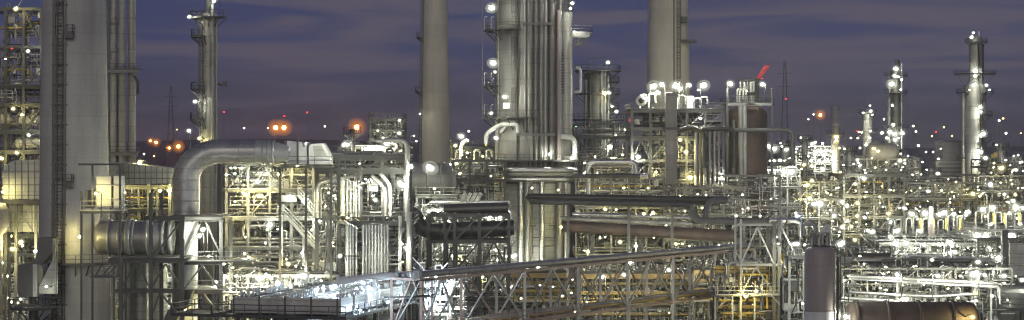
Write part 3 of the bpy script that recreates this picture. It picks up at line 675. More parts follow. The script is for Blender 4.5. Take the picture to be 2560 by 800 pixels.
# behind-left upper dark levels under the elbow's horizontal run
block('dark storey below the horizontal run of the elbow pipe', 556, 720, (415, 476), 280, 292, 4, None, 14, 60, 'steel')

# ---------------- structure C with vertical tube banks
t = block('dark two storey steel structure full of silver risers in the centre left', 792, 1012, (396, 430, 546), 248, 262, 5, (0,1,2), 10, 120, 'steel', cw=.42, kind='hbar', brace=.15, mats=['lag','dark','galv'], rmax=.22)
for x, y0, y1, r_, m in ((856,445,540,.28,'panel'),(868,452,542,.14,'alu'),(876,452,542,.14,'alu'),(884,452,542,.12,'alu'),(890,452,542,.14,'galv'),(897,452,542,.12,'alu')):
    t.cyl(W(x,y1,247.4), W(x,y0,247.4), r_, m, 'riser')
t.pipe([W(792,545,247), W(792,455,247), W(840,450,247)], .3, 'alu', bend=1.2); t.pipe([W(802,545,247.3), W(802,468,247.3), W(832,468,247.3)], .14, 'galv')
t.pipe([W(965,545,247.5), W(965,470,247.5), W(930,440,247.5)], .3, 'lag', bend=1.0); t.pipe([W(976,545,247), W(976,460,247), W(950,435,247)], .22, 'galv', bend=1.)
t.pipe([W(1018,700,246.5), W(1018,352,246.5), W(985,350,246.5), W(940,352,246.5)], .3, 'lag', bend=1.3)
t.box(W(919,478,250.5), W(945,456,250), 'white', 'instrument_panel')
hdrum('dark domed drum among the risers of the two storey structure', 918, 498, 256, 3.5, .8, 'rust', 'horizontal_vessel', 'vessel', (0,), 1)
hdrum('small pale exchanger end behind the risers on the two storey structure', 835, 488, 255, 2.2, .5, 'panel', 'heat_exchanger', 'exchanger', (), 0)
t = T('tube_bank', 'bank of nine tall parallel silver tubes above the air cooler bank', 'tube bank', (X(935,240),241,0), 'vertical tube banks')
for i in range(9): t.cyl((X(908+i*7.6,240),240+.1*(i%2),0), (X(908+i*7.6,240),240+.1*(i%2),Z(562,240)), .14, 'galv', 'tube')
for y in (562, 690): t.bar(W(900,y,240.4), W(975,y,240.4), .35, 'steel', 'header')
t = T('tube_bank', 'group of tall pipes with curved tops left of the nine silver tubes', 'tube bank', (X(880,241),241,0), 'vertical tube banks')
for i, x in enumerate((868, 876, 883, 891)):
    t.pipe([(X(x,241),241,0), (X(x,241),241,Z(556+4*i,241)), (X(x-22+3*i,241),242.5,Z(556+4*i,241))], .15 if i else .2, 'alu', 'tube', .6)
t.bar(W(862,640,240.7), W(900,640,240.7), .15, 'steel', 'clamp')
block('dark steel bay below the two storey structure beside the tube banks', 850, 1030, (560, 625, 690, 760), 243.5, 256, 4, None, 22, 140, 'steel', mats=['lag','dark','galv','alu'])
t = T('tall_pipe', 'thick vertical silver pipe beside the nine silver tubes', 'pipe', (X(1022,238),238,0))
t.cyl((X(1022,238),238,0), (X(1022,238),238,Z(530,238)), .32, 'lag', 'pipe_shell'); t.pipe([W(1000,540,238), W(1000,620,238), (X(1000,238),238,2)], .2, 'alu', 'side_pipe')
lamps('on the dark two storey structure in the centre left', [(906,458,'W',5),(960,472,'W',6),(1003,461,'W',15),(1028,416,'W',8,1.0),(900,469,'W',3),(850,556,'W',6),(938,500,'W',7),(868,545,'Y',5)], 245.5, pole=1.2)
lamps('between the tube banks and the pipe bridge', [(1018,622,'W',10,.9),(1005,610,'W',5),(1006,655,'Y',3),(850,640,'W',7,-.8)], 236.5, pole=1.5)

# ---------------- small far units on the skyline, centre left
t = block('skyline unit with lamps behind the two storey structure', 926, 1004, (302, 330, 352, 384), 330, 342, 3, (1,2,3), 18, 160, 'steel', mats=['dark','lag','galv'], cw=.3)
column('thin dark stub column on the skyline unit', 880, 328, 14, 322, 'dark', [(335,180,360,1)], lad=False)
block('low dark skyline frame left of the lamp unit behind the elbow pipe end', 845, 924, (372, 390), 331, 340, 3, (0,), 8, 60, 'steel', mats=['dark','lag'])
t.pipe([W(884,384,329), W(884,368,329), W(960,368,329), W(960,384,329)], .35, 'white', 'header_pipe'); t.pipe([W(905,390,329), W(905,374,329), W(990,374,329)], .3, 'white', 'header_pipe')
t.pipe([W(966,384,329), W(966,358,329), W(990,358,329), W(990,400,329)], .35, 'galv', 'header_pipe')
lamps('on the skyline unit left of the middle chimney', [(868,361,'W',11),(966,356,'W',13),(914,371,'W',5),(999,301,'W',5),(944,327,'Y',4),(958,346,'W',6),(945,352,'Y',5),(998,333,'W',6),(1001,378,'Y',6),(1014,385,'Y',5),(1017,369,'W',3.5),(1041,353,'W',4),(1035,340,'W',2.5),(978,405,'W',3.5)], 326, pole=1.5)
t = block('small lit piping unit left of the central column behind the railings', 1128, 1235, (372, 400, 440), 335, 345, 4, None, 16, 140, 'steel', mats=['white','galv','alu','yellow'])
for x in (1140, 1186, 1216): gooseneck(t, X(x,333), 333, Z(400,333), 1.6, .9, .2)
t.pipe([W(1153,398,332), W(1153,362,332), W(1165,352,332), W(1172,352,332)], .32, 'white', 'vent', .8); t.cyl(W(1216,365,332), W(1216,340,332), .2, 'yellow', 'yellow_valve')
lamps('by the piping unit between middle chimney and central column', [(1153,341,'W',10),(1138,364,'Y',6),(1168,382,'W',5),(1165,393,'Y',4),(1207,391,'Y',4),(1126,411,'W',5),(1141,409,'Y',7),(1150,434,'Y',6),(1227,440,'Y',4)], 331, pole=1.5)

# ---------------- domed drum and dark transfer pipes
hdrum('large grey dome ended drum left of the central column behind a bright lamp', 1070, 456, 292, 5.2, 2.8, 'colg', 'horizontal_vessel', 'vessel', (.75,), 0)
t = block('railed platform with white lit bay below the grey domed drum', 1042, 1140, (492, 535), 284, 290, 3, (0,1), 10, 90, 'panel', mats=['white','alu'], smt='white')
t.box((X(1050,289),288.6,Z(530,289)), (X(1130,289),288.9,Z(496,289)), 'white', 'back_panel')
for i in range(9): t.cyl(W(1054+i*9,532,284.5), W(1054+i*9,522,284.5), .09, 'white', 'stub_pipe')
lamps('at the grey domed drum left of the central column', [(1076,420,'W',17),(1072,528,'W',7),(1095,528,'W',7),(1086,472,'W',5)], 281, pole=3)
t = T('louvre_panel', 'four slanted pale slats on a horizontal grey vessel', 'louvre', W(1175,505,282))
for i in range(4): t.bar(W(1152+i*13,504,282), W(1164+i*13,482,282), .3, 'panel', 'slat', .5)
t.bar(W(1148,506,282.2), W(1205,506,282.2), .15, 'steel', 'sill')
hdrum('dull horizontal vessel beneath the slanted slats', 1170, 515, 286, 7, .8, 'lag', 'horizontal_vessel', 'vessel', (-.5,.5), 0)
t = T('transfer_line', 'massive black transfer pipe curving down and running right to the central column', 'pipe', (X(1160,270),270,0))
t.pipe([W(1000,532,270), W(1035,532,270), W(1050,572,270), W(1090,578,270), W(1285,570,270)], 1.05, 'dark', 'main_pipe', 2.2, 20); t.pipe([W(1110,525,272), W(1270,520,272)], .8, 'dark', 'upper_pipe', None, 16)
for x in (1100, 1180, 1260): t.lathe(W(x,575 if x < 1150 else 572,270), [(1.0,-.12),(1.16,-.1),(1.16,.1),(1.0,.12)], 'steel', 'clamp_ring', 24, 'x')
t = T('trestle', 'dark braced trestle carrying the massive black transfer pipe', 'steel structure', (X(1190,266),268,0))
xs = [X(x,266) for x in (1070, 1112, 1136, 1198, 1272)]
frame(t, xs, (266,273), [Z(p,266) for p in (760,680,604,538)], 0, .4, .35, 'steel', 'hbar', .75, (1,))
fill(t, xs[0], xs[-1], 274, 284, 4, Z(610,274), 22, 160, mats=['white','galv','panel','alu'])
fill(t, X(1075,280), X(1275,280), 280, 284, Z(562,280), Z(535,280), 10, 60, mats=['white','panel'])
lamps('behind the trestle of the black transfer pipe', [(1250,541,'W',8),(1225,542,'W',6),(1090,620,'W',7),(1180,620,'W',6),(1120,552,'W',5),(1060,545,'W',5),(1240,625,'W',6),(1150,640,'Y',5)], 279, pole=1.5)

# ================================================================== CENTRE: main column
D = 330; s_ = D/F
t = column('giant central column with bundled risers on its front', 1332, D, 188, -260, 'colg', [(78,140,215,1.9),(216,140,215,1.9),(296,130,275,2.2)], pipes=(), seams=True, name='process_tower')
cxm, rm = X(1332,D), 94*s_
for (x, r_, y0, y1, m) in ((1313,.24,-200,330,'lag'),(1325,.4,-200,630,'colg'),(1338,.34,-200,440,'colg'),(1352,.38,-200,640,'colg'),(1362,.34,-200,430,'lag'),(1377,.5,-200,440,'colg'),(1396,.42,30,640,'mauve')):
    yy = D-math.sqrt(max(0, rm*rm-(X(x,D)-cxm)**2))-r_-.35
    t.cyl((X(x,D),yy,Z(y1,D)), (X(x,D),yy,Z(y0,D)), r_, m, 'riser')
yy = D-rm
t.cyl((X(1414,D),yy+1,Z(345,D)), (X(1414,D),yy+1,Z(36,D)), .95, 'vessel', 'big_riser'); t.cyl((X(1400,D),yy+.6,Z(345,D)), (X(1400,D),yy+.6,Z(-80,D)), .22, 'galv', 'riser')
t.pipe([W(1402,340,D-rm), W(1436,345,D-rm), W(1438,400,D-rm)], .4, 'white', 'drain_elbow', .9)
for y, a, b in ((66,1306,1384),(337,1290,1386)): t.bar((X(a,D),yy-.9,Z(y,D)), (X(b,D),yy-.9,Z(y,D)), .5, 'grey', 'clamp_beam', .4)
for i in range(16): t.bar((X(1401,D),yy-.2,Z(130+i*7,D)), (X(1408,D),yy-.2,Z(130+i*7,D)), .14, 'dark', 'step')
ringdeck(t, X(1428,D), D-2, Z(85,D), 1.2, 3.4, -110, 60, 'galv')
t.lathe((X(1446,D),D-4,Z(98,D)), [(.2,0),(1.6,.1),(1.7,.9),(.2,1.0)], 'white', 'ring_drum', 20)
t.pipe([W(1215,360,D-rm*.6), W(1215,335,D-rm*.6), W(1250,310,D-rm*.8), W(1295,310,D-rm-.5), W(1296,335,D-rm-.5)], .35, 'white', 'side_pipe', .9)
t.pipe([W(1252,330,D-rm*.75), W(1275,300,D-rm*.9), W(1292,302,D-rm-.4)], .4, 'galv', 'side_pipe', .8)
for y in (70, 210, 290):
    for x in (1211, 1228): t.pipe([W(x,y+5,D-rm*.4), W(x,y-28,D-rm*.4), W(x+7,y-28,D-rm*.4)], .09, 'galv', 'lamp_arm', .3)
t.bar(W(1206,10,D-2), W(1206,300,D-2), .1, 'steel', 'hoist_cable')
t.box(W(1258,257,D-rm*.75), W(1274,272,D-rm*.75-.6), 'white', 'instrument_box'); t.box(W(1300,262,D-rm-.3), W(1320,212,D-rm-.35), 'lag', 'access_plate')
for x, r_, m in ((1246,.14,'colg'),(1292,.12,'dark')):
    yv = D-math.sqrt(max(0, rm*rm-(X(x,D)-cxm)**2))-r_-.2; t.cyl((X(x,D),yv,Z(400,D)), (X(x,D),yv,Z(-200,D)), r_, m, 'thin_riser')
for y0, y1 in ((75,-60),(214,80),(296,220)): yv = D-math.sqrt(rm*rm-(X(1284,D)-cxm)**2)-.4; t.ladder((X(1284,D),yv,Z(y0,D)), (X(1284,D),yv,Z(y1,D)), 'dark', t=.09)
for y in (78,): yv = D-math.sqrt(rm*rm-(X(1275,D)-cxm)**2); t.box((X(1245,D),yv-1.3,Z(y,D)), (X(1303,D),yv+.4,Z(y,D)+.12), 'grate', 'walkway'); t.rail([(X(1246,D),yv-1.25,Z(y,D)+.12), (X(1302,D),yv-1.25,Z(y,D)+.12)], 'steel')
# round service deck and headers
ringdeck(t, cxm, D, Z(402,D), rm+.05, rm+3.2, 175, 365)
for y, m, o in ((424,'alu',3.6),(432,'galv',3.1),(446,'alu',2.6)):
    yv = D-rm-o; t.pipe([(X(1262,D),yv+4,Z(y,D)), (X(1268,D),yv,Z(y,D)), (X(1425,D),yv,Z(y,D)), (X(1436,D),yv+3,Z(y,D))], .42, m, 'header_pipe', 1.2, 12)
for x, r_, m in ((1301,.5,'alu'),(1318,.4,'galv'),(1353,.42,'alu'),(1397,.55,'lag'),(1412,.3,'alu')):
    t.cyl((X(x,D),D-rm-1.2,0), (X(x,D),D-rm-1.2,Z(448,D)), r_, m, 'down_pipe')
t.lathe((cxm,D,0), [(rm+.12,0),(rm+.12,Z(600,D)),(rm+.12,Z(530,D)),(rm+.12,Z(458,D))], 'panel', 'skirt', 40)
t.lathe((cxm,D,0), [(rm*.8,Z(455,D)),(rm+.25,Z(448,D)),(rm+.25,Z(444,D)),(rm*.9,Z(440,D))], 'grey', 'base_ring', 36)
t.rail([(X(1130,D-8),D-8.5,Z(402,D-8)), (X(1262,D-8),D-8.5,Z(402,D-8))], 'dark')
for x in (1330, 1380): t.lathe((X(x,D),D-rm-.9,Z(560,D)), [(.5,-.05),(.62,-.04),(.62,.04),(.5,.05)], 'steel', 'pipe_clamp', 14)
t.bar(W(1290,595,D-rm-.7), W(1425,592,D-rm-.7), .16, 'steel', 'cable_rail'); t.bar(W(1300,615,D-rm-.75), W(1390,615,D-rm-.75), .16, 'steel', 'cable_rail')
lamps('on the railed platforms of the giant central column', [(1229,20,'W',13),(1233,158,'W',13),(1238,180,'W',5),(1431,8,'W',6),(1426,21,'W',5),(1436,80,'W',5),(1262,242,'W',9),(1228,283,'W',6),(1240,345,'W',8),(1430,395,'W',8),(1375,385,'W',7),(1440,316,'G',3)], D-8.2, pole=1.6)
lamps('below the service deck of the giant central column', [(1330,470,'W',4),(1405,568,'Y',8),(1396,475,'Y',4),(1285,640,'W',10),(1345,670,'W',11),(1262,640,'W',8),(1310,660,'W',8)], D-11.5, pole=1.5)
t = block('railed service gallery wrapped round the central column foot', 1130, 1262, (402, 452), 319, 327, 4, (0,), 8, 90, 'steel', mats=['white','galv','alu'])

# ---------------- middle and right chimneys
t, cx, rad = stack('slender concrete chimney standing alone between elbow pipe and central column', 450, [(0,1056,1118),(410,1040,1122)], ytop=-160, mt='concw')
cx = cx  # straight axis
for py in (95, 230): ringdeck(t, cx, 450, Z(py,450), rad(Z(py,450))+.02, rad(Z(py,450))+1.1, 150, 215)
t.ladder((cx-rad(20)*.92, 450-2, 5), (cx-rad(60)*.92, 450-2, 70), 'dark', t=.1)
lamp(W(1050,285,444), 'small lamp on the ladder platform of the slender middle chimney', 'W', .35, 1.2, 0, .3)
t, cx, rad = stack('concrete chimney with offset ladder rising behind the lamp topped structure', 400, [(0,1622,1720),(410,1616,1732)], ytop=-160, mt='concw')
xl = cx + 22*400/F
t.ladder((xl, 400-rad(30)*.93-.3, 4), (xl, 400-rad(60)*.93-.3, 68), 'dark', w=.7, t=.1); t.bar((xl-.95, 400-rad(30)*.95-.2, 4), (xl-.95, 400-rad(60)*.95-.2, 68), .22, 'dark', 'cable_tray')
t.box((xl+.5, 400-rad(40)-.6, Z(60,400)), (xl+1.6, 400-rad(40)+1, Z(45,400)), 'steel', 'rest_platform'); t.box((xl+.3, 400-rad(40)-.4, Z(108,400)), (xl+3.4, 400-rad(40)+2, Z(102,400)), 'steel', 'bracket_arm')

# ---------------- dull column right of the main one
t = column('dull yellow grey column with side platforms right of the central column', 1494, 385, 70, 172, 'grey', [(178,150,390,1.7),(236,180,420,1.6),(300,150,420,2.4),(345,150,420,2.0),(205,-60,60,1.5),(272,-60,60,1.5)], pipes=((-30,.3,200,700,'lag'),(-20,.22,185,700,'dark'),(26,.2,190,700,'galv'),(8,.16,180,700,'lag')))
t.ladder(W(1510,400,379.5), W(1510,175,379.5), 'galv', t=.08)
t.bar(W(1470,146,384), W(1525,146,384), .12, 'steel', 'davit'); 
for x in (1472, 1522): t.bar(W(x,178,384), W(x,146,384), .12, 'steel', 'davit_post')
t.pipe([W(1436,230,380), W(1451,230,380), W(1451,172,380), W(1440,168,380)], .28, 'white', 'loop_pipe', .7)
lamps('on the dull column right of the central column', [(1520,156,'W',6),(1512,234,'Y',6),(1522,232,'W',7),(1530,266,'W',5),(1541,279,'W',6),(1539,337,'W',6),(1526,366,'W',8),(1440,317,'W',3)], 379, pole=1.4)
block('dim equipment levels under the dull column', 1440, 1580, (310, 345, 400, 450), 376, 394, 4, (0,1,2), 20, 130, 'steel', mats=['dark','lag','galv'], brace=.3)
lamps('low in the levels under the dull column', [(1535,395,'Y',4),(1465,430,'Y',5),(1500,470,'Y',5),(1555,400,'Y',4),(1480,520,'W',6),(1540,470,'W',4)], 374, pole=1.2)

# ================================================================== RIGHT CENTRE: lamp topped structure
t = block('tall steel structure with a row of bright lamps on its top deck', 1580, 1808, (278, 322, 348, 402, 455, 520), 334, 350, 6, (1,3,5), 30, 200, 'grey', cw=.42, brace=.45, mats=['lag','galv','dark','alu'])
for x in (1600, 1622, 1700, 1735, 1752): gooseneck(t, X(x,334.5), 334.5+rng.uniform(0,2), Z(278,334)+.5, rng.uniform(1.6,2.6), 1.1, .2)
t.lathe(W(1603,252,333.5), [(.0,-.6),(.9,-.55),(.9,.55),(0,.6)], 'white', 'blower_housing', 20, 'y'); t.lathe(W(1603,252,332.9), [(.0,-.05),(.45,-.04),(.45,.04),(0,.05)], 'dark', 'blower_eye', 16, 'y')
for x0, x1, y0, y1 in ((1662,1678,230,278),(1682,1695,245,278),(1716,1734,240,278)): t.box(W(x0,y1,336.5), W(x1,y0,335.2), 'white', 'control_cabinet')
for x, r_ in ((1740,.3),(1750,.26),(1762,.34),(1774,.3),(1786,.26),(1797,.2)): t.cyl((X(x,333),333,0), (X(x,333),333,Z(318+rng.uniform(-10,10),333)), r_, rng.choice(['lag','galv','mauve']), 'riser')
t.pipe([W(1690,330,332.5), W(1725,316,332.5), W(1760,330,332.5), W(1760,420,332.5)], .45, 'dark', 'overhead_pipe', 1.2); t.pipe([W(1752,322,332.3), W(1835,322,332.3), W(1835,420,332.3)], .4, 'dark', 'overhead_pipe', 1.2)
t.lathe((X(1592,333),333,Z(305,333)), [(.0,-.5),(.5,-.3),(.5,.3),(0,.5)], 'galv', 'pot', 14)
t2 = T('structural_pillar', 'thick rust grey square pillar in front of the lamp topped structure', 'pillar', (X(1680,331),331,0))
t2.box((X(1664,331),331,0), (X(1693,331),332.3,Z(232,331)), 'colg', 'shaft'); t2.box((X(1658,331),330.8,Z(325,331)), (X(1699,331),332.5,Z(318,331)), 'steel', 'collar')
lamps('along the top deck of the lamp topped structure', [(1634,216,'W',15),(1655,212,'W',10),(1690,215,'W',14),(1700,222,'W',9),(1723,213,'W',8,.9),(1746,225,'W',4),(1759,214,'W',14),(1643,232,'W',8)], 333, pole=3.4)
lamps('inside the lower levels of the lamp topped structure', [(1751,296,'W',5),(1690,365,'W',4),(1595,392,'W',9),(1715,380,'Y',7),(1700,350,'Y',6),(1665,385,'Y',6),(1725,444,'Y',11),(1803,441,'W',8),(1640,430,'Y',5),(1620,470,'Y',5),(1760,400,'Y',5),(1700,490,'Y',6)], 332.5, pole=1.3)
lamp(W(1575,300,333), 'small orange red marker lamp on the left corner of the lamp topped structure', 'R', .22, 1.2, 1.5, .3)

# drum tower with rust dome and crane jib
D = 346
t = column('wide rust brown drum tower with pipes and platform on top', 1868, D, 100, 262, 'rust', [(262,0,360,1.2)], seams=True, pipes=((-38,.35,300,700,'lag'),(-22,.45,262,700,'galv'),(-12,.35,262,700,'galv')))
xs = [X(x,D) for x in (1812, 1922)]
for x in xs: t.bar((x,D-4,0), (x,D-4,Z(222,D)), .35, 'grey', 'column')
t.bar((xs[0],D-4.2,Z(262,D)), (xs[1],D-4.2,Z(262,D)), .45, 'galv', 'beam'); t.rail([(xs[0],D-4.4,Z(260,D)), (xs[1],D-4.4,Z(260,D))], 'steel', h=1.3)
for i, x in enumerate((1852, 1860, 1868, 1876, 1883)): t.cyl((X(x,D),D-.5*(i%2),Z(285,D)), (X(x,D),D-.5*(i%2),Z(202+3*(i%2),D)), .3, 'galv', 'vent_pipe')
for y in (200, 234): t.lathe((X(1868,D),D,Z(y,D)), [(1.25,-.2),(1.5,-.18),(1.5,.18),(1.25,.2)], 'steel', 'band', 20)
for x in (1838, 1845): gooseneck(t, X(x,D), D-3, Z(262,D), 2.6, 1., .2, 'galv')
t.pipe([W(1815,325,D-5.5), W(1982,325,D-5.5), W(1982,405,D-5.5), W(1925,412,D-5.5)], .34, 'grey', 'overhead_pipe', 1.3)
lamps('above the rust brown drum tower', [(1826,210,'W',10),(1906,211,'W',9),(1822,321,'W',3)], D-5.2, pole=3)
lamp(W(1821,320,338), 'tiny green lamp at the left of the rust brown drum tower', 'G', .2, .8, 0, .2)
t = T('crane_jib', 'bright red slanted crane jib pointing up above the rust brown tower', 'crane', (X(1895,352),352,0))
A, B = W(1894,197,352), W(1919,163,352)
for o in (-.26, .26): t.bar(A+Vector((o*.5,0,-o*.3)), B+Vector((o,0,-o*.3)), .2, 'red', 'chord')
for i in range(5): t.bar(A.lerp(B,i/5)+Vector((-.12,0,.06)), A.lerp(B,(i+1)/5)+Vector((.2,0,-.06)), .16, 'red', 'lattice_bar')
t.cyl((X(1893,352),352,0), (X(1893,352),352,Z(196,352)), .3, 'steel', 'mast')
lamp(W(1905,196,351.0), 'small red warning lamp at the heel of the red crane jib', 'R', .25, 1, 0, -.3)
block('rust tinted lower levels beneath the brown drum tower', 1800, 1950, (440, 500, 560, 620), 330, 344, 4, (0,1), 26, 130, 'grey', mats=['rust','lag','galv','mauve'])
lamps('in the levels beneath the brown drum tower', [(1850,470,'Y',4),(1900,540,'W',5),(1830,600,'W',6),(1930,600,'Y',5),(1870,520,'W',4)], 327, pole=1.3)

# ---------------- long dark pipe runs
t = T('pipe_run', 'set of long dark pipes sweeping right from the central column at mid height', 'pipe', (X(1560,292),292,0), 'long pipe runs')
for y, dd, r_, m, x0, x1 in ((492,292,.5,'dark',1322,1812),(504,290.5,.42,'steel',1330,1735),(498,294,.4,'dark',1330,1790)):
    t.pipe([W(x0,y-2,dd+34-x0*.001), W(x0,y,dd), W(x1,y+8,dd)]+([W(x1+2,y+55,dd-1)] if x1 == 1735 else [W(x1,y+8,dd+5)]), r_, m, 'pipe', 1.6, 14)
t.pipe([W(1812,502,291), W(1770,502,289), W(1762,550,289), W(1790,556,289)], .45, 'grey', 'loop_pipe', 1.8, 14)
t.pipe([W(1735,515,288.5), W(1728,535,288.5), W(1745,552,288.5), W(2000,556,288.5)], .5, 'grey', 'loop_pipe', 1.2, 14)
for x in (1420, 1572, 1680): t.bar((X(x,293),293,0), (X(x,293),293,Z(505,293)), .4, 'grey', 'support_post')
t = T('pipe_run', 'thick rusty brown pipe under the long dark pipes', 'pipe', (X(1640,300),300,0), 'long pipe runs')
t.pipe([W(1405,565,300), W(1660,580,299), W(1840,590,298)], .85, 'rust', 'pipe', None, 18); t.pipe([W(1400,545,298), W(1650,556,297), W(1760,560,296)], .35, 'lag', 'pipe'); t.pipe([W(1430,535,297), W(1740,545,296)], .25, 'alu', 'pipe')
for x in (1480, 1600, 1752): t.bar((X(x,301),301,0), (X(x,301),301,Z(590,301)), .45, 'steel', 'support_post')
t = T('pipe_run', 'pale curved pipe crossing above the dark pipe runs behind', 'pipe', (X(1530,312),312,0), 'long pipe runs')
t.pipe([W(1470,500,312), W(1470,405,312), W(1590,405,312), W(1590,440,312), W(1620,440,312)], .4, 'alu', 'pipe', 1.2); t.pipe([W(1430,440,311), W(1600,440,311)], .35, 'dark', 'pipe')
t.pipe([W(1478,415,314), W(1580,415,314)], .25, 'galv', 'pipe')
for x in (1470, 1590): t.bar((X(x,313),313.6,0), (X(x,313),313.6,Z(500 if x < 1500 else 440,313)), .3, 'grey', 'support_post')
block('yellow lit pipe alley behind the long dark pipes', 1440, 1660, (445, 520, 580, 640), 316, 334, 6, (0,1,2), 30, 220, 'grey', mats=['galv','alu','lag','yellow','white'])
lamps('in the pipe alley behind the long dark pipes', [(1490,440,'Y',5),(1513,523,'Y',6),(1550,605,'Y',7),(1560,470,'Y',5),(1610,535,'Y',6),(1450,500,'W',5),(1640,560,'Y',5),(1590,615,'W',6),(1470,630,'Y',6)], 313, pole=1.3)
block('yellow lit pipe alley in front of the lamp topped structure', 1660, 1860, (470, 540, 600, 650), 312, 328, 5, (1,2), 26, 200, 'grey', mats=['galv','alu','lag','yellow','mauve'])
lamps('in the alley in front of the lamp topped structure', [(1633,532,'Y',6),(1700,570,'W',5),(1755,520,'Y',5),(1840,540,'W',5),(1690,610,'Y',6),(1695,570,'G',2.5)], 309, pole=1.3)

# ================================================================== lower centre: fan deck pipe rack
def fan_deck(label, px0, px1, d0, d1, z, n):
    x0, x1 = X(px0,d0), X(px1,d0); t = T('fan_deck_rack', label, 'pipe rack', ((x0+x1)/2,(d0+d1)/2,0), 'pipe racks with fan decks')
    t.box((x0,d0,z), (x1,d1,z+.5), 'roofd', 'fan_deck')
    for x in [x0+(x1-x0)*i/n for i in range(n+1)]:
        for y in (d0+.4, d1-.4): t.bar((x,y,0), (x,y,z), .35, 'grey', 'column')
        t.bar((x,d0+.4,z-2.5), (x,d1-.4,z-2.5), .25, 'grey', 'beam')
        gooseneck(t, x+.8, d0+rng.uniform(1,4), z+.5, .9, .4, .12)
        t.pipe([(x+2,d0+2,z+.5),(x+2,d0+2,z+1.4)], .16, 'white', 'vent')
    for zz, m, w in ((z-.25,'ochre',.75),(z-1.3,'ochre',.35),(z-2.6,'ochre',.4),(z-4.2,'galv',.3)): t.bar((x0,d0-.06,zz), (x1,d0-.06,zz), .2, m, 'edge_beam', w)
    for i in range(9): 
        zz = z-rng.choice((1.9,3.2,3.6,5.2,5.8)); y = d0+rng.uniform(.3,6); t.cyl((x0,y,zz), (x1,y,zz), rng.uniform(.12,.3), rng.choice(['galv','alu','ochre','white']), 'pipe')
    for i in range(5):
        x = rng.uniform(x0,x1-3); y = d0+rng.uniform(4,(d1-d0)-2); t.lathe((x,y,z+.5), [(1.6,0),(1.5,.5),(1.3,.52),(1.3,.3)], 'steel', 'fan_ring', 20)
    fill(t, x0, x1, d0+.2, d0+6, max(1,z-9), z-1, 16, 180, smt='galv', mats=['galv','alu','ochre','yellow'])
    t.rail([(x0,d0-.5,z-4), (x1,d0-.5,z-4)], 'yellow'); t.rail([(x0,d0-.3,z+.5),(x1,d0-.3,z+.5)], 'steel', h=.9)
fan_deck('dark topped pipe rack with ochre edge beams behind the pipe bridge left half', 1236, 1450, 318, 352, 10.5, 6)
fan_deck('dark topped pipe rack with ochre edge beams behind the pipe bridge middle', 1452, 1730, 300, 346, 11.5, 7)
fan_deck('dark topped pipe rack with green lit rails behind the right trestle', 1735, 1960, 292, 330, 12.5, 6)
lamps('along the dark topped pipe rack behind the pipe bridge', [(1275,716,'W',9,.5),(1265,640,'W',6),(1430,660,'W',8),(1575,656,'W',9),(1505,693,'W',9,-.5),(1560,687,'W',8,.4),(1655,642,'W',7),(1672,675,'W',8,.4),(1753,630,'W',6),(1835,662,'W',8),(1818,622,'W',9),(1860,700,'W',6,.4),(1312,788,'Y',8),(1545,756,'Y',11),(1700,740,'Y',7),(1405,740,'Y',6),(1620,745,'Y',7)], 288, pole=2.2)

# ---------------- pipe bridge
def BR(u, off=0., z=0.):   # along the bridge, u metres from the left end
    A, B = Vector((-11,202,0)), Vector((20,250,0)); dr = (B-A).normalized(); pr = Vector((dr.y,-dr.x,0))
    return A+dr*u+pr*off+Vector((0,0,z))
t = T('pipe_bridge', 'long primer red braced pipe bridge crossing the lower centre and right', 'pipe bridge', BR(30), None)
U = [1, 8, 20, 31, 42, 53, 64, 75]; zt, zm = 17.0, 11.6
for off in (-1.8, 1.8):
    for a, b in zip(U, U[1:]):
        t.bar(BR(a,off,zt), BR(b,off,zt), .26, 'primer', 'top_chord', .3, 'hbar'); t.bar(BR(a,off,zm), BR(b,off,zm), .26, 'primer', 'bottom_chord', .3, 'hbar')
    for i, (a, b) in enumerate(zip(U, U[1:])):
        m = (a+b)/2
        t.bar(BR(a,off,zm), BR(m,off,zt), .15, 'galv' if off > 0 else 'primer', 'diagonal'); t.bar(BR(b,off,zm), BR(m,off,zt), .15, 'galv' if off > 0 else 'primer', 'diagonal')
        if i < 3: t.bar(BR(a,off,0), BR(m,off,zm), .22, 'galv', 'diagonal'); t.bar(BR(b,off,0), BR(m,off,zm), .22, 'primer', 'diagonal')
    for u in U: t.bar(BR(u,off,0), BR(u,off,zt), .28, 'galv' if u > 15 else 'primer', 'trestle_post', None, 'hbar')
for u in U:
    for z in (zt, zm): t.bar(BR(u,-1.8,z+.05), BR(u,1.8,z+.05), .24, 'primer', 'cross_beam')
    t.bar(BR(u,-1.8,zm), BR(u,1.8,zt), .14, 'galv', 'cross_brace')
for off, r_, m, z in ((1.3,.34,'lag',.5),(.3,.16,'alu',.32),(-.4,.2,'galv',.36),(-1.2,.24,'alu',.4)): t.pipe([BR(1,off,zt+z), BR(75,off,zt+z)], r_, m, 'bridge_pipe', None, 14)
for off, r_, m in ((1.2,.22,'ochre'),(.5,.16,'alu'),(-.3,.22,'galv'),(-1.1,.18,'ochre')): t.pipe([BR(1,off,zm+.5), BR(75,off,zm+.5)], r_, m, 'bridge_pipe', None, 10)
t.lathe(BR(1,1.3,zt+.5), [(.42,-.1),(.62,-.08),(.62,.08),(.42,.1)], 'galv', 'end_flange', 16, 'y')
t.rail([BR(1,2.0,zm+.1), BR(31,2.0,zm+.1)], 'primer'); 
t.rail([BR(0,2.0,zt-1.6), BR(3,2.0,zt-1.6)], 'dark', h=1.6); t.box(BR(0,-2,zt-1.8), BR(3.2,2,zt-1.68), 'grate', 'end_platform')
t = T('equipment_room', 'white lit panel wall and machinery below the left end of the pipe bridge', 'box unit', (X(1130,216),217,0))
t.box((X(1062,217),218.5,0), (X(1150,217),222,Z(690,217)), 'white', 'wall')
for i in range(5): t.box((X(1070+i*16,217),217.6,Z(760,217)), (X(1079+i*16,217),218.3,Z(705+7*(i%3),217)), 'panel', 'cabinet')
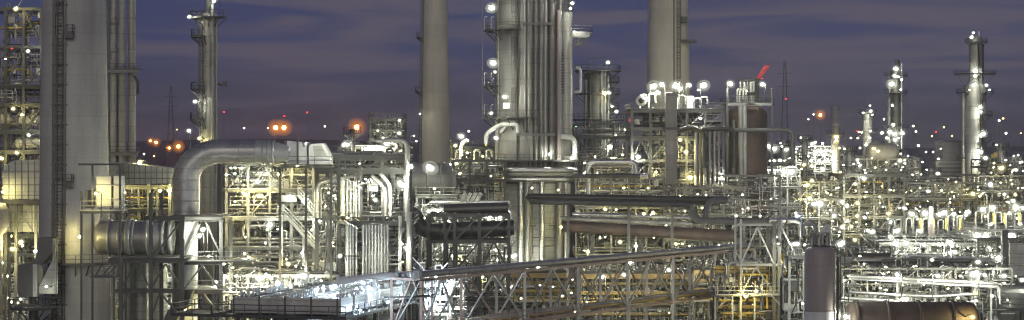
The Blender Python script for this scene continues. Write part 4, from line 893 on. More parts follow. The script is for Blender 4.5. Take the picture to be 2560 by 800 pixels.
fill(t, X(1062,215), X(1160,215), 214, 217, 6, Z(690,215), 12, 90, mats=['white','galv','alu'], smt='white')
lamps('in the white lit room under the pipe bridge', [(1090,690,'C',9),(1125,715,'W',8),(1078,735,'C',8),(1100,775,'W',7)], 213, pole=2)
# white pipe on the air cooler bank
t = T('header_pipe', 'white overhead pipe lying across the air cooler bank to the pipe bridge', 'pipe', W(925,700,204))
t.pipe([W(845,703,203), W(990,688,206), BR(1,1.3,zt+.5)], .4, 'white', 'pipe_shell', .3, 16)
t.lathe(W(846,703,203), [(.3,-.2),(.55,-.18),(.55,.1),(.4,.12)], 'white', 'end_cap', 16, 'x')
for x, y in ((860,706), (915,700), (935,698)): t.bar(W(x,y,203.6), W(x,y+38,203.6), .28, 'white', 'pipe_stand')

# ---------------- air cooler bank (yawed box on legs)
fc = Vector((-16.6,196,0)); ul = Vector((-.968,.25,0)); ur = Vector((.25,.968,0)); LA, LB = 10.6, 24.0; zr, zb = 15.5, 14.25
def AC(a, b, z): return fc+ul*a+ur*b+Vector((0,0,z))
t = T('air_cooler_bank', 'blue white lit air cooler bank with railed walkway at bottom centre', 'air cooler', AC(5,12,0))
def quadbox(a0, a1, b0, b1, z0, z1, mt, name):
    vs = [AC(a,b,z) for z in (z0,z1) for a, b in ((a0,b0),(a1,b0),(a1,b1),(a0,b1))]
    b = MB(); b.add(vs, [(0,1,2,3),(7,6,5,4),(4,5,1,0),(5,6,2,1),(6,7,3,2),(7,4,0,3)]); return t.mesh(b, mt, name)
quadbox(0,LA,0,LB,zb,zr-.35,'panel','plenum'); 
for a0, a1, b0, b1 in ((-.15,LA+.15,-.15,.15),(-.15,LA+.15,LB-.15,LB+.15),(-.15,.15,.15,LB-.15),(LA-.15,LA+.15,.15,LB-.15)): quadbox(a0,a1,b0,b1,zb-.15,zr+.1,'panel','rim_panel')
for i in range(8):
    b0 = .5+i*2.95; quadbox(.35,LA-.35,b0,b0+2.6,zr-.34,zr-.12,'galv','fin_bundle')
    for k in range(7): quadbox(.5+k*1.4,.62+k*1.4,b0+.05,b0+2.55,zr-.12,zr-.02,'galv','fin_divider')
for i in range(5):
    a = i*LA/4; t.bar(AC(a,-.22,zb-.2), AC(a,-.22,zr+.25), .16, 'steel', 'panel_post')
for i in range(7): b_ = i*LB/6; t.bar(AC(-.22,b_,zb-.2), AC(-.22,b_,zr+.25), .16, 'galv', 'panel_post')
for a in (.3, LA/2, LA-.3):
    for b_ in (.3, LB/2, LB-.3): t.bar(AC(a,b_,0), AC(a,b_,zb), .35, 'steel', 'leg')
quadbox(-1.6,LA+1.6,-2.2,LB+.5,zb-.45,zb-.33,'grate','walkway')
t.rail([AC(LA+1.5,8,zb-.33), AC(LA+1.5,-2.1,zb-.33), AC(-1.5,-2.1,zb-.33), AC(-1.5,LB,zb-.33)], 'dark', t=.08)
quadbox(LA+1.6,LA+6,-1.5,6,zb-.5,zb-.38,'grate','side_deck'); t.rail([AC(LA+5.9,6,zb-.38), AC(LA+5.9,-1.4,zb-.38), AC(LA+1.7,-1.4,zb-.38)], 'dark', t=.08)
for i in range(6):
    b_ = 2+i*3.6; t.lathe(AC(-.1+LA*.5,b_,zb-1.5), [(1.5,0),(1.7,.6),(1.9,1.3)], 'galv', 'fan_shroud', 20)
    t.box(AC(1.2,b_,zb-2.7), AC(.4,b_+.8,zb-1.6), 'galv', 'fan_motor')
b = MB()
for i in range(90):
    p = AC(rng.uniform(.3,LA-.3), rng.uniform(.3,LB-.3), zb-2.7); h = rng.uniform(.5,2)
    b.tube([p, p+Vector((0,0,h)), p+Vector((rng.uniform(-1,1),0,h))], .06, 5, .15)
t.mesh(b, 'galv', 'small_piping', kind='stuff')
b = MB()
for i in range(110):
    p = AC(rng.choice((.35,LA-.4,LA*.5)), rng.uniform(.5,LB-.5), zr-.05); b.tube([p, p+Vector((0,0,rng.uniform(.3,.9)))], .09, 6); b.box(p+Vector((-.15,-.15,.3)), p+Vector((.15,.15,.55)))
t.mesh(b, 'white', 'roof_valves', kind='stuff')
lamps('on the roof of the air cooler bank', [(838,716,'C',10),(858,735,'C',7),(910,706,'C',12),(925,722,'C',10),(893,722,'C',8)], 204.5, pole=1.6, adj='bluish white floodlight')
lamps('under the air cooler bank walkway', [(700,785,'C',6),(800,790,'C',6),(900,775,'C',6),(970,755,'C',7),(640,770,'W',5)], 200, pole=1, adj='bluish white lamp')

# ---------------- right trestle tower and platforms
t = T('trestle_tower', 'tall grey trestle tower with braces left of the mauve drum', 'steel structure', (X(1935,246),248,0))
d = 246
for x in (1852, 1935, 1948):
    for y in (d, d+6): t.bar((X(x,d),y,0), (X(x,d),y,Z(548 if x != 1935 else 555,d)), .42 if x > 1900 else .24, 'grey' if x > 1900 else 'galv', 'column', kind='hbar')
for py in (562, 662, 735): t.bar(W(1840,py,d), W(1960,py,d), .3, 'galv', 'beam'); t.bar(W(1948,py,d), W(1948,py-8,d+6), .3, 'galv', 'beam')
for a, b in (((1852,660),(1893,568)),((1852,735),(1890,668)),((1890,668),(1935,735)),((1935,660),(1893,568)),((1952,565),(1990,640)),((1952,650),(2000,735))): t.bar(W(*a,d-.2), W(*b,d-.2), .18, 'galv', 'brace')
t.box((X(1785,d),d-1,Z(740,d)), (X(1965,d),d+6,Z(737,d)), 'grate', 'deck'); t.rail([(X(1787,d),d-.9,Z(737,d)), (X(1962,d),d-.9,Z(737,d))], 'galv'); t.rail([(X(1787,d),d+5.9,Z(737,d)), (X(1962,d),d+5.9,Z(737,d))], 'galv')
for x in (1787, 1830, 1885): t.bar((X(x,d),d-.5,0), (X(x,d),d-.5,Z(739,d)), .2, 'galv', 'column')
t.pipe([W(1925,552,d+1), W(2003,552,d+1), W(2003,590,d+1)], .4, 'alu', 'pipe', .9)
fill(t, X(1790,d), X(2000,d), d+1, d+8, 8, Z(670,d), 14, 110, mats=['galv','alu','ochre','yellow'])
lamps('at the trestle tower left of the mauve drum', [(1865,741,'Y',7),(1945,610,'W',4),(1980,660,'Y',5),(1890,728,'Y',6),(1985,610,'W',7)], 243.5, pole=1.3)

# ================================================================== RIGHT FOREGROUND
D = 192; s_ = D/F
t = T('vertical_drum', 'mauve grey upright drum with bright lower band in the right foreground', 'vessel', (X(2050,D),D,0))
x, r = X(2050,D), 39*s_
t.lathe((x,D,0), [(r,Z(776,D)),(r,Z(700,D)),(r,Z(632,D)),(r*.93,Z(624,D)),(r*.7,Z(617,D)),(0,Z(613,D))], 'mauve', 'shell', 36)
t.lathe((x,D,0), [(r*1.02,0),(r*1.02,Z(777,D))], 'white', 'skirt', 36)
for y in (776, 662): t.lathe((x,D,Z(y,D)), [(r,-.06),(r*1.03,-.05),(r*1.03,.05),(r,.06)], 'mauve', 'seam_band', 36)
t.ladder((x+r+.25,D-.3,2), (x+r+.25,D-.3,Z(612,D)), 'dark', cage=True, out=(.6,-.6,0)); t.cyl((x+r+.1,D-.9,0), (x+r+.1,D-.9,Z(640,D)), .12, 'dark', 'drain_pipe')
ringdeck(t, x, D, Z(611,D), .2, r*.62, 0, 360, 'galv')
for i in range(7):
    a = i*.9; p = Vector((x+math.cos(a)*r*.6, D+math.sin(a)*r*.6, Z(614,D))); t.cyl(p, p+Vector((0,0,.9)), .12, rng.choice(['dark','galv']), 'nozzle')
t.pipe([(x-.5,D-.3,Z(612,D)), (x-.5,D-.3,Z(560,D)), (x-1.6,D-.3,Z(560,D)), (x-1.6,D-.3,Z(590,D))], .16, 'galv', 'vent_pipe', .4)
t.pipe([(x+.2,D,Z(612,D)), (x+.2,D,Z(575,D)), (x+.8,D,Z(560,D)), (x+.8,D,Z(612,D))], .2, 'white', 'vent_pipe', .5)
lamps('around the top of the mauve drum', [(1993,610,'W',9),(2012,612,'W',5),(1992,540,'C',6),(2100,612,'W',10),(2007,759,'W',5),(1990,532,'W',5)], 196, pole=2.2)
t = T('side_platform', 'small railed platform left of the mauve drum top', 'platform', (X(1995,200),200,0))
t.box((X(1968,200),199,Z(646,200)), (X(2012,200),202,Z(642,200)), 'grate', 'deck'); t.rail([(X(1969,200),199.1,Z(642,200)), (X(2010,200),199.1,Z(642,200))], 'dark')
for xx in (1972, 2008): t.bar((X(xx,200),199.6,0), (X(xx,200),199.6,Z(646,200)), .22, 'galv', 'post')
fill(t, X(1965,201), X(2015,201), 202.5, 205, 8, Z(650,201), 6, 50)
# rusty horizontal vessel
t = hdrum('rusty brown banded horizontal vessel at the bottom right', 2278, 800, 194, 11.0, 1.75, 'rust', 'horizontal_vessel', 'vessel', (-.95,-.42,.12,.7), 0, down=8)
lamp(W(2432,793,191), 'warm lamp over the right end of the rusty horizontal vessel', 'Y', .3, 1.5, 0, -.4); lamp(W(2115,792,191), 'white lamp at the left end of the rusty horizontal vessel', 'W', .4, 2.5, .3, .4)
lamp(W(2265,748,199), 'white lamp behind the middle of the rusty horizontal vessel', 'W', .45, 1.5, 0, .4); lamp(W(2340,765,198), 'second lamp behind the rusty horizontal vessel towards the right', 'W', .35, 1.5, 0, .4)
# foreground pipe run
t = T('pipe_run', 'set of long white pipes running across the lower right foreground', 'pipe', (X(2300,208),208,0), 'long pipe runs')
for pts, r_, m in (([(2118,690),(2470,708),(2495,712),(2498,745)],.15,'galv'),([(2122,697),(2490,718)],.12,'galv'),([(2125,730),(2330,742),(2440,735)],.16,'alu'),([(2105,745),(2400,762),(2445,752)],.15,'galv'),([(2360,712),(2500,716),(2500,760)],.12,'galv'),([(2100,752),(2440,770)],.1,'galv')):
    t.pipe([W(a,b,207+i*.3) for i, (a,b) in enumerate(pts)], r_, m, 'pipe', .5)
for xx in (2112, 2170, 2245, 2340, 2440, 2480): t.bar((X(xx,208),208.4,0), (X(xx,208),208.4,Z(702 if xx > 2120 else 690,208)), .18, 'galv', 'support_post')
for i in range(9): gooseneck(t, X(2130+i*38,209), 209.5+rng.uniform(0,1), Z(760,209), rng.uniform(1,1.7), .5, .1)
b = MB()
for i in range(150):
    p = Vector((X(rng.uniform(2110,2510),210), 210+rng.uniform(-1,2), Z(rng.uniform(700,800),210))); c = rng.random()
    if c < .4: b.tube([p, p+Vector((0,0,rng.uniform(.4,1.6)))], .05, 5)
    elif c < .7: b.tube([p, p+Vector((rng.uniform(.4,2),0,0))], .05, 5)
    else: b.box(p, p+Vector((.3,.3,.35)))
t.mesh(b, 'galv', 'small_piping', kind='stuff')
t.box(W(2430,737,206.5), W(2446,730,206.2), 'ochre', 'tag_plate')
lamps('along the white pipes of the lower right foreground', [(2435,685,'W',17),(2110,702,'W',6),(2243,687,'W',9),(2345,690,'W',9),(2462,688,'W',7,1.2),(2255,748,'W',6),(2480,740,'W',6),(2395,745,'W',5),(2200,720,'W',5)], 205.5, pole=2.2)
t = T('tank', 'dark sided tank with railing at the right bottom edge', 'tank', (X(2540,215),217,0))
t.lathe((X(2570,217),217,0), [(4.2,0),(4.2,Z(728,217)),(3.6,Z(722,217)),(0,Z(716,217))], 'steel', 'shell', 40); t.rail([W(2440,770,211), W(2560,775,211)], 'dark')
t.box((X(2435,212),211,Z(776,212)), (X(2570,212),213,Z(772,212)), 'grate', 'walkway')
for xx in (2440, 2500, 2556): t.bar((X(xx,212),212,0), (X(xx,212),212,Z(776,212)), .2, 'steel', 'post')
lamps('above the dark tank at the right bottom edge', [(2495,645,'W',11),(2555,700,'W',8),(2520,750,'W',5)], 214, pole=2)

# ================================================================== RIGHT FIELD
t = block('gooseneck platform with a row of lamps in the right middle', 2218, 2420, (590, 640, 700), 330, 342, 6, (1,2), 24, 220, 'grey', mats=['lag','alu','galv','dark','steel'], smt='galv', cw=.28)
for i in range(9): gooseneck(t, X(2225+i*21,331), 331+rng.uniform(0,3), Z(590,330)+.3, rng.uniform(2.0,3.0), .9, .15)
for xx in (2302, 2333, 2366, 2400): t.cyl(W(xx,575,330.5), W(xx,545,330.5), .2, 'yellow', 'yellow_valve')
t.box(W(2322,580,332), W(2333,516,331.4), 'white', 'vent_box'); t.cyl((X(2328,329),329,0), (X(2328,329),329,Z(560,329)), .42, 'mauve', 'riser')
lamps('in the row above the gooseneck platform', [(2280,535,'W',11),(2312,534,'W',12),(2348,537,'W',8,.8),(2360,532,'W',12),(2384,536,'W',8,.8),(2421,530,'W',8,.6),(2415,538,'W',6)], 328, pole=3.6)
t = block('second gooseneck platform with lamps near the right edge', 2440, 2590, (578, 640, 690), 322, 336, 5, (1,2), 18, 170, 'grey', mats=['lag','alu','galv','dark','steel'], smt='galv', cw=.28)
for i in range(6): gooseneck(t, X(2450+i*24,323), 323+rng.uniform(0,3), Z(578,322)+.3, rng.uniform(1.8,3.0), 1., .15)
for xx in (2485, 2512, 2548): t.cyl(W(xx,560,322.5), W(xx,532,322.5), .2, 'yellow', 'yellow_valve')
lamps('above the second gooseneck platform at the right edge', [(2457,524,'W',11),(2482,520,'W',11),(2541,519,'W',12),(2533,503,'W',8,.3),(2523,533,'W',6),(2478,560,'W',6),(2550,560,'W',6),(2558,520,'W',9)], 320, pole=3)
lamps('between the gooseneck platforms and the lower right pipes', [(2243,577,'W',12),(2300,578,'W',9),(2240,610,'W',13),(2265,608,'W',12),(2442,590,'W',15),(2465,588,'W',10),(2525,590,'W',12),(2475,620,'W',8),(2498,645,'W',11),(2375,607,'W',10),(2374,634,'W',9),(2388,631,'W',8),(2310,613,'W',8,.6),(2180,580,'W',9,-.5),(2170,577,'W',7,.6),(2104,607,'W',10),(2225,592,'W',8,-1),(2126,628,'W',8),(2345,610,'W',6),(2290,620,'W',5)], 300, pole=2.4)
block('crowded valve rack below the gooseneck platform', 2200, 2440, (612, 655, 700), 303, 320, 7, (1,2), 30, 330, 'grey', mats=['lag','alu','galv','dark'], smt='galv', cw=.25)
block('valve rack with pale panels at the right edge', 2445, 2590, (600, 660, 720), 296, 312, 4, (0,1,2), 18, 190, 'grey', mats=['white','alu','galv'], smt='galv', cw=.3)
t = T('panel_wall', 'pale stacked panels behind a dark post at the right edge', 'wall', (X(2545,292),292,0))
for i in range(3): t.box((X(2524,292),292,Z(690-i*28,292)), (X(2600,292),293,Z(664-i*28,292)), 'panel', 'panel')
t.box((X(2506,291),291,0), (X(2522,291),292,Z(575,291)), 'steel', 'post')
t.box((X(2524,292),292.3,0), (X(2600,292),293,Z(692,292)), 'steel', 'base_wall')
t = fan = None
fan_deck('dark flat topped rack with receding edge left of the valve racks', 2120, 2225, 285, 325, 14.8, 3)
block('crowded piping below the valve racks behind the white pipes', 2105, 2530, (672, 715, 760), 262, 280, 10, (0,1), 44, 420, 'grey', mats=['lag','alu','galv','dark'], cw=.25)
for i, xx in enumerate((2370, 2410, 2345)):
    hdrum(['pale domed vessel in the valve rack right of the drum','second pale domed vessel further right in the valve rack','small pale domed vessel left in the valve rack'][i], xx, (657,654,660)[i], 290, 2.4, .75, 'white', 'horizontal_vessel', 'vessel', (), 1)
lamps('among the crowded piping behind the white foreground pipes', [(2160,660,'W',5),(2215,668,'W',5),(2290,665,'W',5),(2445,655,'W',9),(2400,690,'W',5),(2510,690,'W',9),(2330,650,'W',6),(2150,640,'Y',5)], 259, pole=1.6)

# middle depth
hue = ['galv','alu','lag','yellow']
block('yellow lit process unit behind the mauve drum', 1985, 2110, (455, 500, 548, 590), 395, 412, 5, (0,1,2), 36, 300, 'grey', mats=hue+['ochre'], cw=.28)
block('dim process unit with tall grey posts right of the mauve drum', 2110, 2260, (440, 492, 545, 590), 392, 410, 5, (0,1,2,3), 34, 260, 'grey', mats=['lag','galv','dark','yellow'], cw=.4)
block('dark process unit behind the gooseneck platform', 2262, 2440, (458, 500, 560), 400, 418, 6, (0,1), 30, 240, 'steel', mats=['lag','galv','dark','yellow'], cw=.3)
block('lamp dotted process unit at the right edge behind the gooseneck platforms', 2440, 2600, (440, 480, 560), 405, 422, 5, (0,1), 30, 260, 'steel', mats=hue, cw=.3)
block('white lit valve level right of the brown drum tower', 1905, 2000, (425, 470, 520), 372, 388, 4, (0,1), 26, 220, 'galv', mats=['white','alu','galv'], smt='white', cw=.3)
lamps('in the yellow lit unit behind the mauve drum', [(2010,412,'Y',7),(2030,415,'Y',6),(2018,463,'Y',8),(2030,452,'Y',7),(2024,495,'Y',9),(1968,520,'W',9),(2000,500,'Y',6),(2050,510,'W',14),(2035,510,'W',10),(2048,505,'W',9),(2085,540,'W',8),(1970,524,'W',7),(2000,540,'C',7),(1990,465,'W',5),(2092,470,'Y',5)], 391, pole=1.4)
lamps('in the dim unit right of the mauve drum', [(2144,508,'Y',8),(2162,492,'Y',5),(2143,540,'Y',7),(2162,544,'W',6),(2105,505,'W',8),(2117,515,'W',8,1),(2106,568,'W',8),(2129,566,'Y',6),(2221,534,'Y',8),(2226,555,'W',8),(2260,520,'W',7),(2248,520,'W',5),(2098,588,'Y',4),(2137,600,'Y',7),(2225,475,'Y',5),(2160,446,'W',9),(2138,460,'W',6)], 388, pole=1.4)
lamps('in the dark unit behind the gooseneck platform', [(2300,470,'W',4),(2320,478,'W',6),(2354,476,'Y',5),(2380,480,'Y',4),(2344,434,'W',6),(2432,485,'Y',9),(2390,455,'Y',4),(2440,540,'W',4)], 397, pole=1.4)
lamps('in the lamp dotted unit at the right edge', [(2476,462,'W',9,.7),(2511,486,'W',6),(2538,487,'Y',6),(2520,505,'W',5),(2504,420,'Y',10),(2540,425,'W',6),(2485,408,'Y',5),(2464,395,'W',8),(2557,470,'W',5),(2450,490,'Y',6)], 401, pole=1.4)
lamps('on the white lit level right of the brown drum tower', [(1922,366,'W',10),(1935,372,'W',12),(1966,374,'W',8),(1950,402,'W',7),(1935,402,'W',6),(1960,430,'W',12),(1978,430,'W',14),(1945,440,'W',6),(1925,402,'W',5),(1962,404,'W',7),(1955,366,'W',5)], 368, pole=1.3)
# farther units
block('brilliantly lit distant unit between brown tower and short column', 1990, 2110, (366, 388, 410, 432, 455), 520, 540, 6, (1,2,3), 34, 320, 'galv', mats=['white','alu','galv'], smt='white', cw=.3)
block('distant unit of pale frames below the lamp crowned tower', 2115, 2300, (398, 425, 450, 500), 540, 560, 8, (0,1,2), 34, 300, 'grey', mats=['galv','lag','alu'], cw=.35)
block('distant rows of racks right of the lamp tower', 2300, 2420, (452, 470, 500, 540), 560, 580, 6, (0,1,2), 24, 200, 'steel', mats=hue, cw=.3)
block('distant yellow lit racks at the right edge', 2470, 2600, (400, 420, 450, 500), 560, 580, 6, (0,1,2), 24, 200, 'steel', mats=hue, cw=.3)
lamps('on the brilliantly lit distant unit', [(2007,360,'W',5),(2029,360,'W',8),(2037,357,'W',6),(2056,358,'W',5),(2008,374,'W',5),(1992,372,'W',5),(2040,378,'W',9),(2052,379,'W',10),(2066,376,'W',9),(2078,378,'W',7),(2022,390,'W',6),(2012,402,'W',8),(2027,402,'W',7),(2048,402,'W',6),(2070,402,'W',6),(2055,422,'W',8),(2082,402,'W',5)], 517, pole=1.3)
lamps('on the distant unit below the lamp crowned tower', [(2127,345,'W',4),(2145,345,'Y',5),(2150,370,'W',5),(2165,362,'W',6),(2185,372,'Y',8),(2195,378,'Y',7),(2143,400,'W',6),(2150,414,'W',6),(2162,425,'W',5),(2250,402,'W',7),(2262,408,'W',5),(2270,390,'W',4),(2215,425,'W',4),(2252,385,'Y',4),(2240,410,'Y',4),(2180,395,'W',4),(2200,445,'W',4)], 536, pole=1.3)
lamps('on the distant racks at the right', [(2298,424,'Y',4),(2306,405,'W',4),(2347,434,'W',6),(2346,397,'W',5),(2371,448,'Y',3),(2312,470,'Y',4),(2530,430,'Y',4),(2555,405,'W',5),(2510,400,'Y',5),(2546,388,'W',3)], 556, pole=1.3)

# distant towers
t = column('tall dark tower with stacked bright lamps at the far right', 2437, 600, 56, 212, 'colg', [(186,0,360,2.8),(232,-60,230,2.2),(288,-80,40,2.),(345,-80,40,2.2),(395,-60,230,2.2)], cap='flat', pipes=((-30,.5,230,600,'galv'),(10,.4,150,600,'dark')))
t.lathe((X(2440,600),600,0), [(2.2,Z(212,600)),(2.1,Z(190,600)),(1.9,Z(105,600)),(1.9,Z(98,600)),(1.5,Z(92,600))], 'colg', 'upper_shaft', 24)
ringdeck(t, X(2440,600), 600, Z(106,600), 1.9, 3.3)
for xx in (2430, 2448): t.cyl(W(xx,100,599), W(xx,78,599), .25, 'galv', 'vent_pipe')
t.cyl(W(2452,220,598), W(2452,110,598), .9, 'dark', 'side_duct')
lamps('down the tall dark tower at the far right', [(2429,93,'W',6),(2434,82,'W',3.5),(2438,178,'W',10),(2438,190,'W',6),(2436,212,'W',11),(2424,225,'W',4),(2466,213,'W',6),(2474,224,'W',4),(2451,268,'W',8),(2452,280,'W',6),(2458,335,'W',10),(2452,338,'W',6),(2445,378,'W',10),(2452,381,'W',7),(2443,405,'W',8),(2441,440,'Y',9),(2447,440,'Y',8),(2441,482,'Y',8)], 595, pole=1.2)
t = column('lamp crowned tower standing far off right of centre', 2240, 690, 30, 172, 'dark', [(190,0,360,2.),(232,0,360,1.8),(320,0,360,2.2),(372,0,360,2.4)], pipes=((-18,.5,200,600,'grey'),(12,.3,160,600,'galv')))
t.cyl(W(2243,175,690), W(2243,150,690), .8, 'dark', 'top_vent')
lamps('on the lamp crowned far tower', [(2240,172,'W',9),(2237,190,'W',7),(2246,192,'W',5),(2229,210,'W',12),(2254,199,'W',5),(2252,224,'W',4),(2231,264,'W',5),(2233,312,'W',6),(2225,330,'W',9),(2235,335,'W',8),(2255,333,'W',9),(2218,345,'W',6),(2238,350,'W',7),(2234,368,'W',6),(2205,332,'W',6),(2246,345,'W',5)], 684, pole=1.2)
t = column('short narrow far tower with small lamps left of the lamp crowned tower', 2168, 700, 24, 280, 'vessel', [(282,0,360,1.6),(330,0,360,1.8)])
lamps('on the short narrow far tower', [(2175,264,'W',5),(2158,282,'W',5),(2177,278,'W',6),(2181,287,'W',4),(2148,330,'W',5),(2155,331,'Y',4),(2176,328,'W',5),(2175,345,'W',5)], 695, pole=1.2)
t = column('short square topped column lit yellow near its foot', 2089, 520, 22, 266, 'vessel', [(336,0,360,1.2)], cap='flat', lad=False)
lamps('on the short square topped column', [(2091,342,'Y',9),(2091,352,'Y',8),(2099,370,'W',4)], 515, pole=1.)
t = T('process_building', 'pale flat roofed building beside the tall dark tower at the far right', 'building', (X(2380,620),625,0))
t.box((X(2358,620),620,0), (X(2412,620),632,Z(356,620)), 'vessel', 'wall'); t.box((X(2356,620),619.7,Z(356,620)), (X(2414,620),632.3,Z(352,620)), 'grey', 'roof')
t.box((X(2340,616),616,0), (X(2412,616),619.6,Z(402,616)), 'vessel', 'annex_wall'); t.box((X(2338,616),615.7,Z(402,616)), (X(2414,616),619.5,Z(398,616)), 'grey', 'annex_roof')
for i in range(5): t.bar(W(2345,410+i*10,615.8), W(2410,410+i*10,615.8), .3, 'steel', 'louvre')
lamps('on the pale far building beside the tall tower', [(2352,372,'W',3),(2346,397,'W',4)], 613, pole=1.)
hdrum('round topped vessel in the distant unit right of the short far tower', 2205, 385, 545, 6, 3, 'vessel', 'horizontal_vessel', 'vessel', (), 0)
t = T('flare_boom', 'slanted yellow lit pipe bridge at the far right of the tall tower', 'pipe', (X(2490,600),600,0)); t.bar(W(2478,392,600), W(2504,378,600), 1.2, 'yellow', 'boom'); t.bar((X(2480,600),600,0), W(2480,391,600), .5, 'grey', 'post'); t.bar((X(2503,600),600,0), W(2503,379,600), .5, 'grey', 'post')
for i, (xx, d, top, w, mt, lab) in enumerate(((2165,430,470,34,'vessel','grey upright drum in the dim unit right of the mauve drum'),(2210,440,480,40,'vessel','second grey upright drum right in the dim unit'),(2060,400,440,26,'lag','slim grey drum above the mauve drum'),(2180,580,410,50,'vessel','squat panelled tank in the distant unit'),(2545,430,430,44,'lag','grey upright drum at the right edge behind lamps'),(1935,420,400,30,'rust','brown upright drum right of the drum tower'))):
    column(lab, xx, d, w, top, mt, [(top+14,0,360,1.)])

for xx, d, top, w, mt, lab in ((2012,500,338,16,'colg','slim column rising left in the brilliantly lit distant unit'),(2122,470,366,18,'vessel','slim column between the short square topped column and the distant unit'),(2196,620,352,16,'colg','thin column just left of the lamp crowned tower'),(2288,560,392,20,'lag','slim column right of the lamp crowned tower foot'),(2330,480,418,22,'colg','slim column above the row of gooseneck lamps'),(2502,520,356,18,'colg','slim column right of the tall dark far tower'),(2546,600,384,18,'lag','thin column by the right edge near the horizon'),(1962,460,352,18,'colg','slim column right of the overhead pipe loop')):
    t = column(lab, xx, d, w, top, mt, [(top+12,0,360,1.2),(top+50,90,330,1.3),(top+90,180,420,1.3)], pipes=((w*.35,.14,top+5,600,'galv'),(-w*.3,.1,top+20,600,'lag')))
    t.ladder((X(xx,d)+w*.55*d/F, d-.8, Z(top+100,d)), (X(xx,d)+w*.55*d/F, d-.8, Z(top,d)), 'dark', t=.1)
    lamps('on the '+' '.join(lab.split()[:7]), [(xx-w*.6,top+6,'W',4),(xx+w*.7,top+44,'W',5),(xx-w*.5,top+84,'Y',4)], d-3, pole=1.2)

# ================================================================== far town, pylons
def far_lamp(px, py, k, rpx, d, label, group='far town lamps'):
    p = W(px,py,d); t = T('street_lamp', label, 'lamp', (p.x,d,0), group); r = rpx*d/F
    t.cyl((p.x,d,0), p-Vector((0,0,r*.6)), .07, 'dark', 'post'); q_ = .55 if k == 'O' else 1; t._obj(shared('lens', k), 'lens', Matrix.Translation(p) @ Matrix.Diagonal((r*q_,r*q_,r*q_,1)))
    if k == 'O':
        for g_, fc_, nm in ((1.1, .55, 'inner_glow'), (1.7, .15, 'middle_glow'), (2.4, .09, 'outer_glow')): t._obj(shared('glow_shell', glow_mat('O', fc_)), nm, Matrix.Translation(p) @ Matrix.Diagonal((r*g_,r*g_,r*g_,1)))  # nested emissive shells imitate the wide orange halo
    t._obj(shared('hood', 'steel'), 'hood', Matrix.Translation(p+Vector((0,0,r*.62))) @ Matrix.Diagonal((r*.6,r*.6,r*.5,1)))
for px, py, r_, lab in ((689,319,9,'left of a pair of big orange lamps far behind the elbow pipe'),(710,319,9,'right of a pair of big orange lamps far behind the elbow pipe'),(892,318,10,'single big orange lamp far behind the skyline unit'),(446,366,7,'orange lamp low on the horizon left of the elbow pipe'),(376,352,4,'leftmost small orange lamp right of the chimney risers'),(390,356,5,'orange lamp beside the leftmost small orange lamp'),(423,370,4,'small orange lamp just left of the horizon orange lamp'),(2051,287,6,'orange lamp far behind the distant unit at right')):
    far_lamp(px, py, 'O', r_, 900, lab)
for i, (px, py) in enumerate(((560,280),(711,290),(768,281),(1966,247),(2143,327),(2340,330))): far_lamp(px, py, 'FR', 2.1, 1400, f'{ORD[i]} tiny red obstruction light'+(' from the left' if i else '')+' far off above the skyline')
fr = random.Random(3)
for i, (px, py) in enumerate(sorted([q for j, q in enumerate([(442,324),(610,320),(556,357),(812,316),(670,320),(375,383),(385,390),(360,385),(1160,325),(1172,328),(2021,298),(2073,297),(2034,286),(2283,315),(2311,315),(2290,329),(2296,364),(2324,364),(2315,380),(2333,380),(2490,298),(2498,301),(2508,296),(2471,312),(2515,333),(2552,333),(2532,379),(2210,298),(2330,340),(1945,300),(1410,330),(2360,318),(2545,345),(2380,340)]) if j % 3 != 2])):
    far_lamp(px, py, fr.choice(('F','F','FY')), fr.uniform(1.6,3), 1300+fr.uniform(0,200), f'{ORD[i]} tiny town light'+(' from the left' if i else '')+' dotted along the dark horizon')
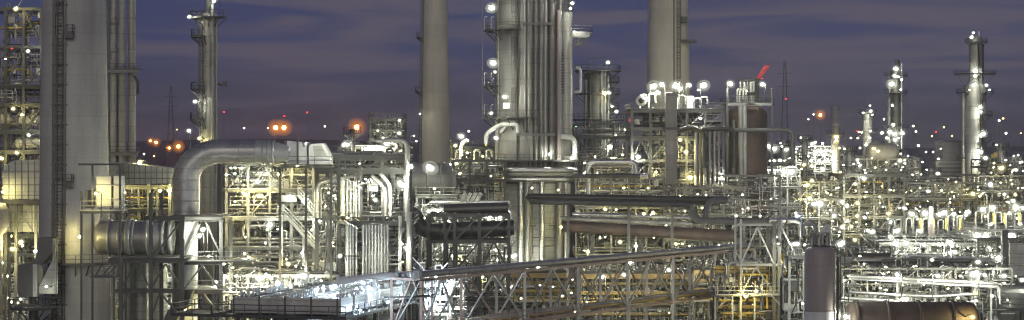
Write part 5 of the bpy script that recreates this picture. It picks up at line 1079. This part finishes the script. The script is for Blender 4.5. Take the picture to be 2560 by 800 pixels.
for px, d, yt, yb, lab in ((427,1500,215,340,'faint lattice pylon far behind left of the slim column'),(1962,1400,150,330,'faint lattice mast far behind right of the red jib')):
    t = T('lattice_pylon', lab, 'pylon', (X(px,d),d,0)); zt = Z(yt,d)
    for sx, sy in ((-1,-1),(1,-1),(1,1),(-1,1)): t.bar((X(px,d)+sx*3.5,d+sy*3.5,0), (X(px,d)+sx*.5,d+sy*.5,zt), .35, 'steel', 'leg')
    for k in range(10):
        z0, z1 = zt*k/10, zt*(k+1)/10; w0, w1 = 3.5-3*k/10, 3.5-3*(k+1)/10; t.bar((X(px,d)-w0,d-w0,z0), (X(px,d)+w1,d-w1,z1), .25, 'steel', 'lattice_bar')
    for q in (.8, .9): t.bar((X(px,d)-5,d,zt*q), (X(px,d)+5,d,zt*q), .3, 'steel', 'cross_arm')
lr = random.Random(21)
for x0, x1, y0, y1, d, n_ in ((1990,2110,375,455,516,16),(2115,2300,400,500,535,22),(2300,2420,455,530,555,14),(2470,2560,405,490,556,12),(1985,2110,460,585,390,16),(2110,2260,445,585,387,16),(2262,2440,465,555,396,14),(2440,2560,445,550,400,12),
        (2200,2440,600,690,299,16),(2445,2560,600,700,293,8),(2105,2520,665,745,258,18),(1440,1660,450,630,312,16),(1660,1860,475,640,308,14),(1800,1950,445,610,326,10),(1440,1580,320,450,373,8),(566,838,415,650,259,16),(560,860,660,780,242,14),(795,1010,400,545,245,8),(0,100,600,770,271,8),(1070,1280,550,700,276,10),(1240,1940,680,790,286,20)):
    for i in range(n_): lamp(W(lr.uniform(x0,x1), lr.uniform(y0,y1), d), 'small lamp', lr.choice('WWYY'), lr.uniform(2.4,4.6)*d/F, 1.2, 0, lr.choice((-.4,.4)))
build_lamps()
hz = MB(); hz.box((-2300,-30,-1), (2300,3990,82)); me = hz.data('haze')
hm = bpy.data.materials.new('night_haze'); hm.use_nodes = True; nn = hm.node_tree.nodes; nn.clear()
pv = nn.new('ShaderNodeVolumePrincipled'); ho = nn.new('ShaderNodeOutputMaterial'); hm.node_tree.links.new(pv.outputs[0], ho.inputs['Volume'])
pv.inputs['Color'].default_value = (.9,.9,.92,1); pv.inputs['Density'].default_value = HAZE; pv.inputs['Anisotropy'].default_value = .5
me.materials.append(hm); o = bpy.data.objects.new('haze', me); link(o, 'haze'); o['kind'] = 'stuff'
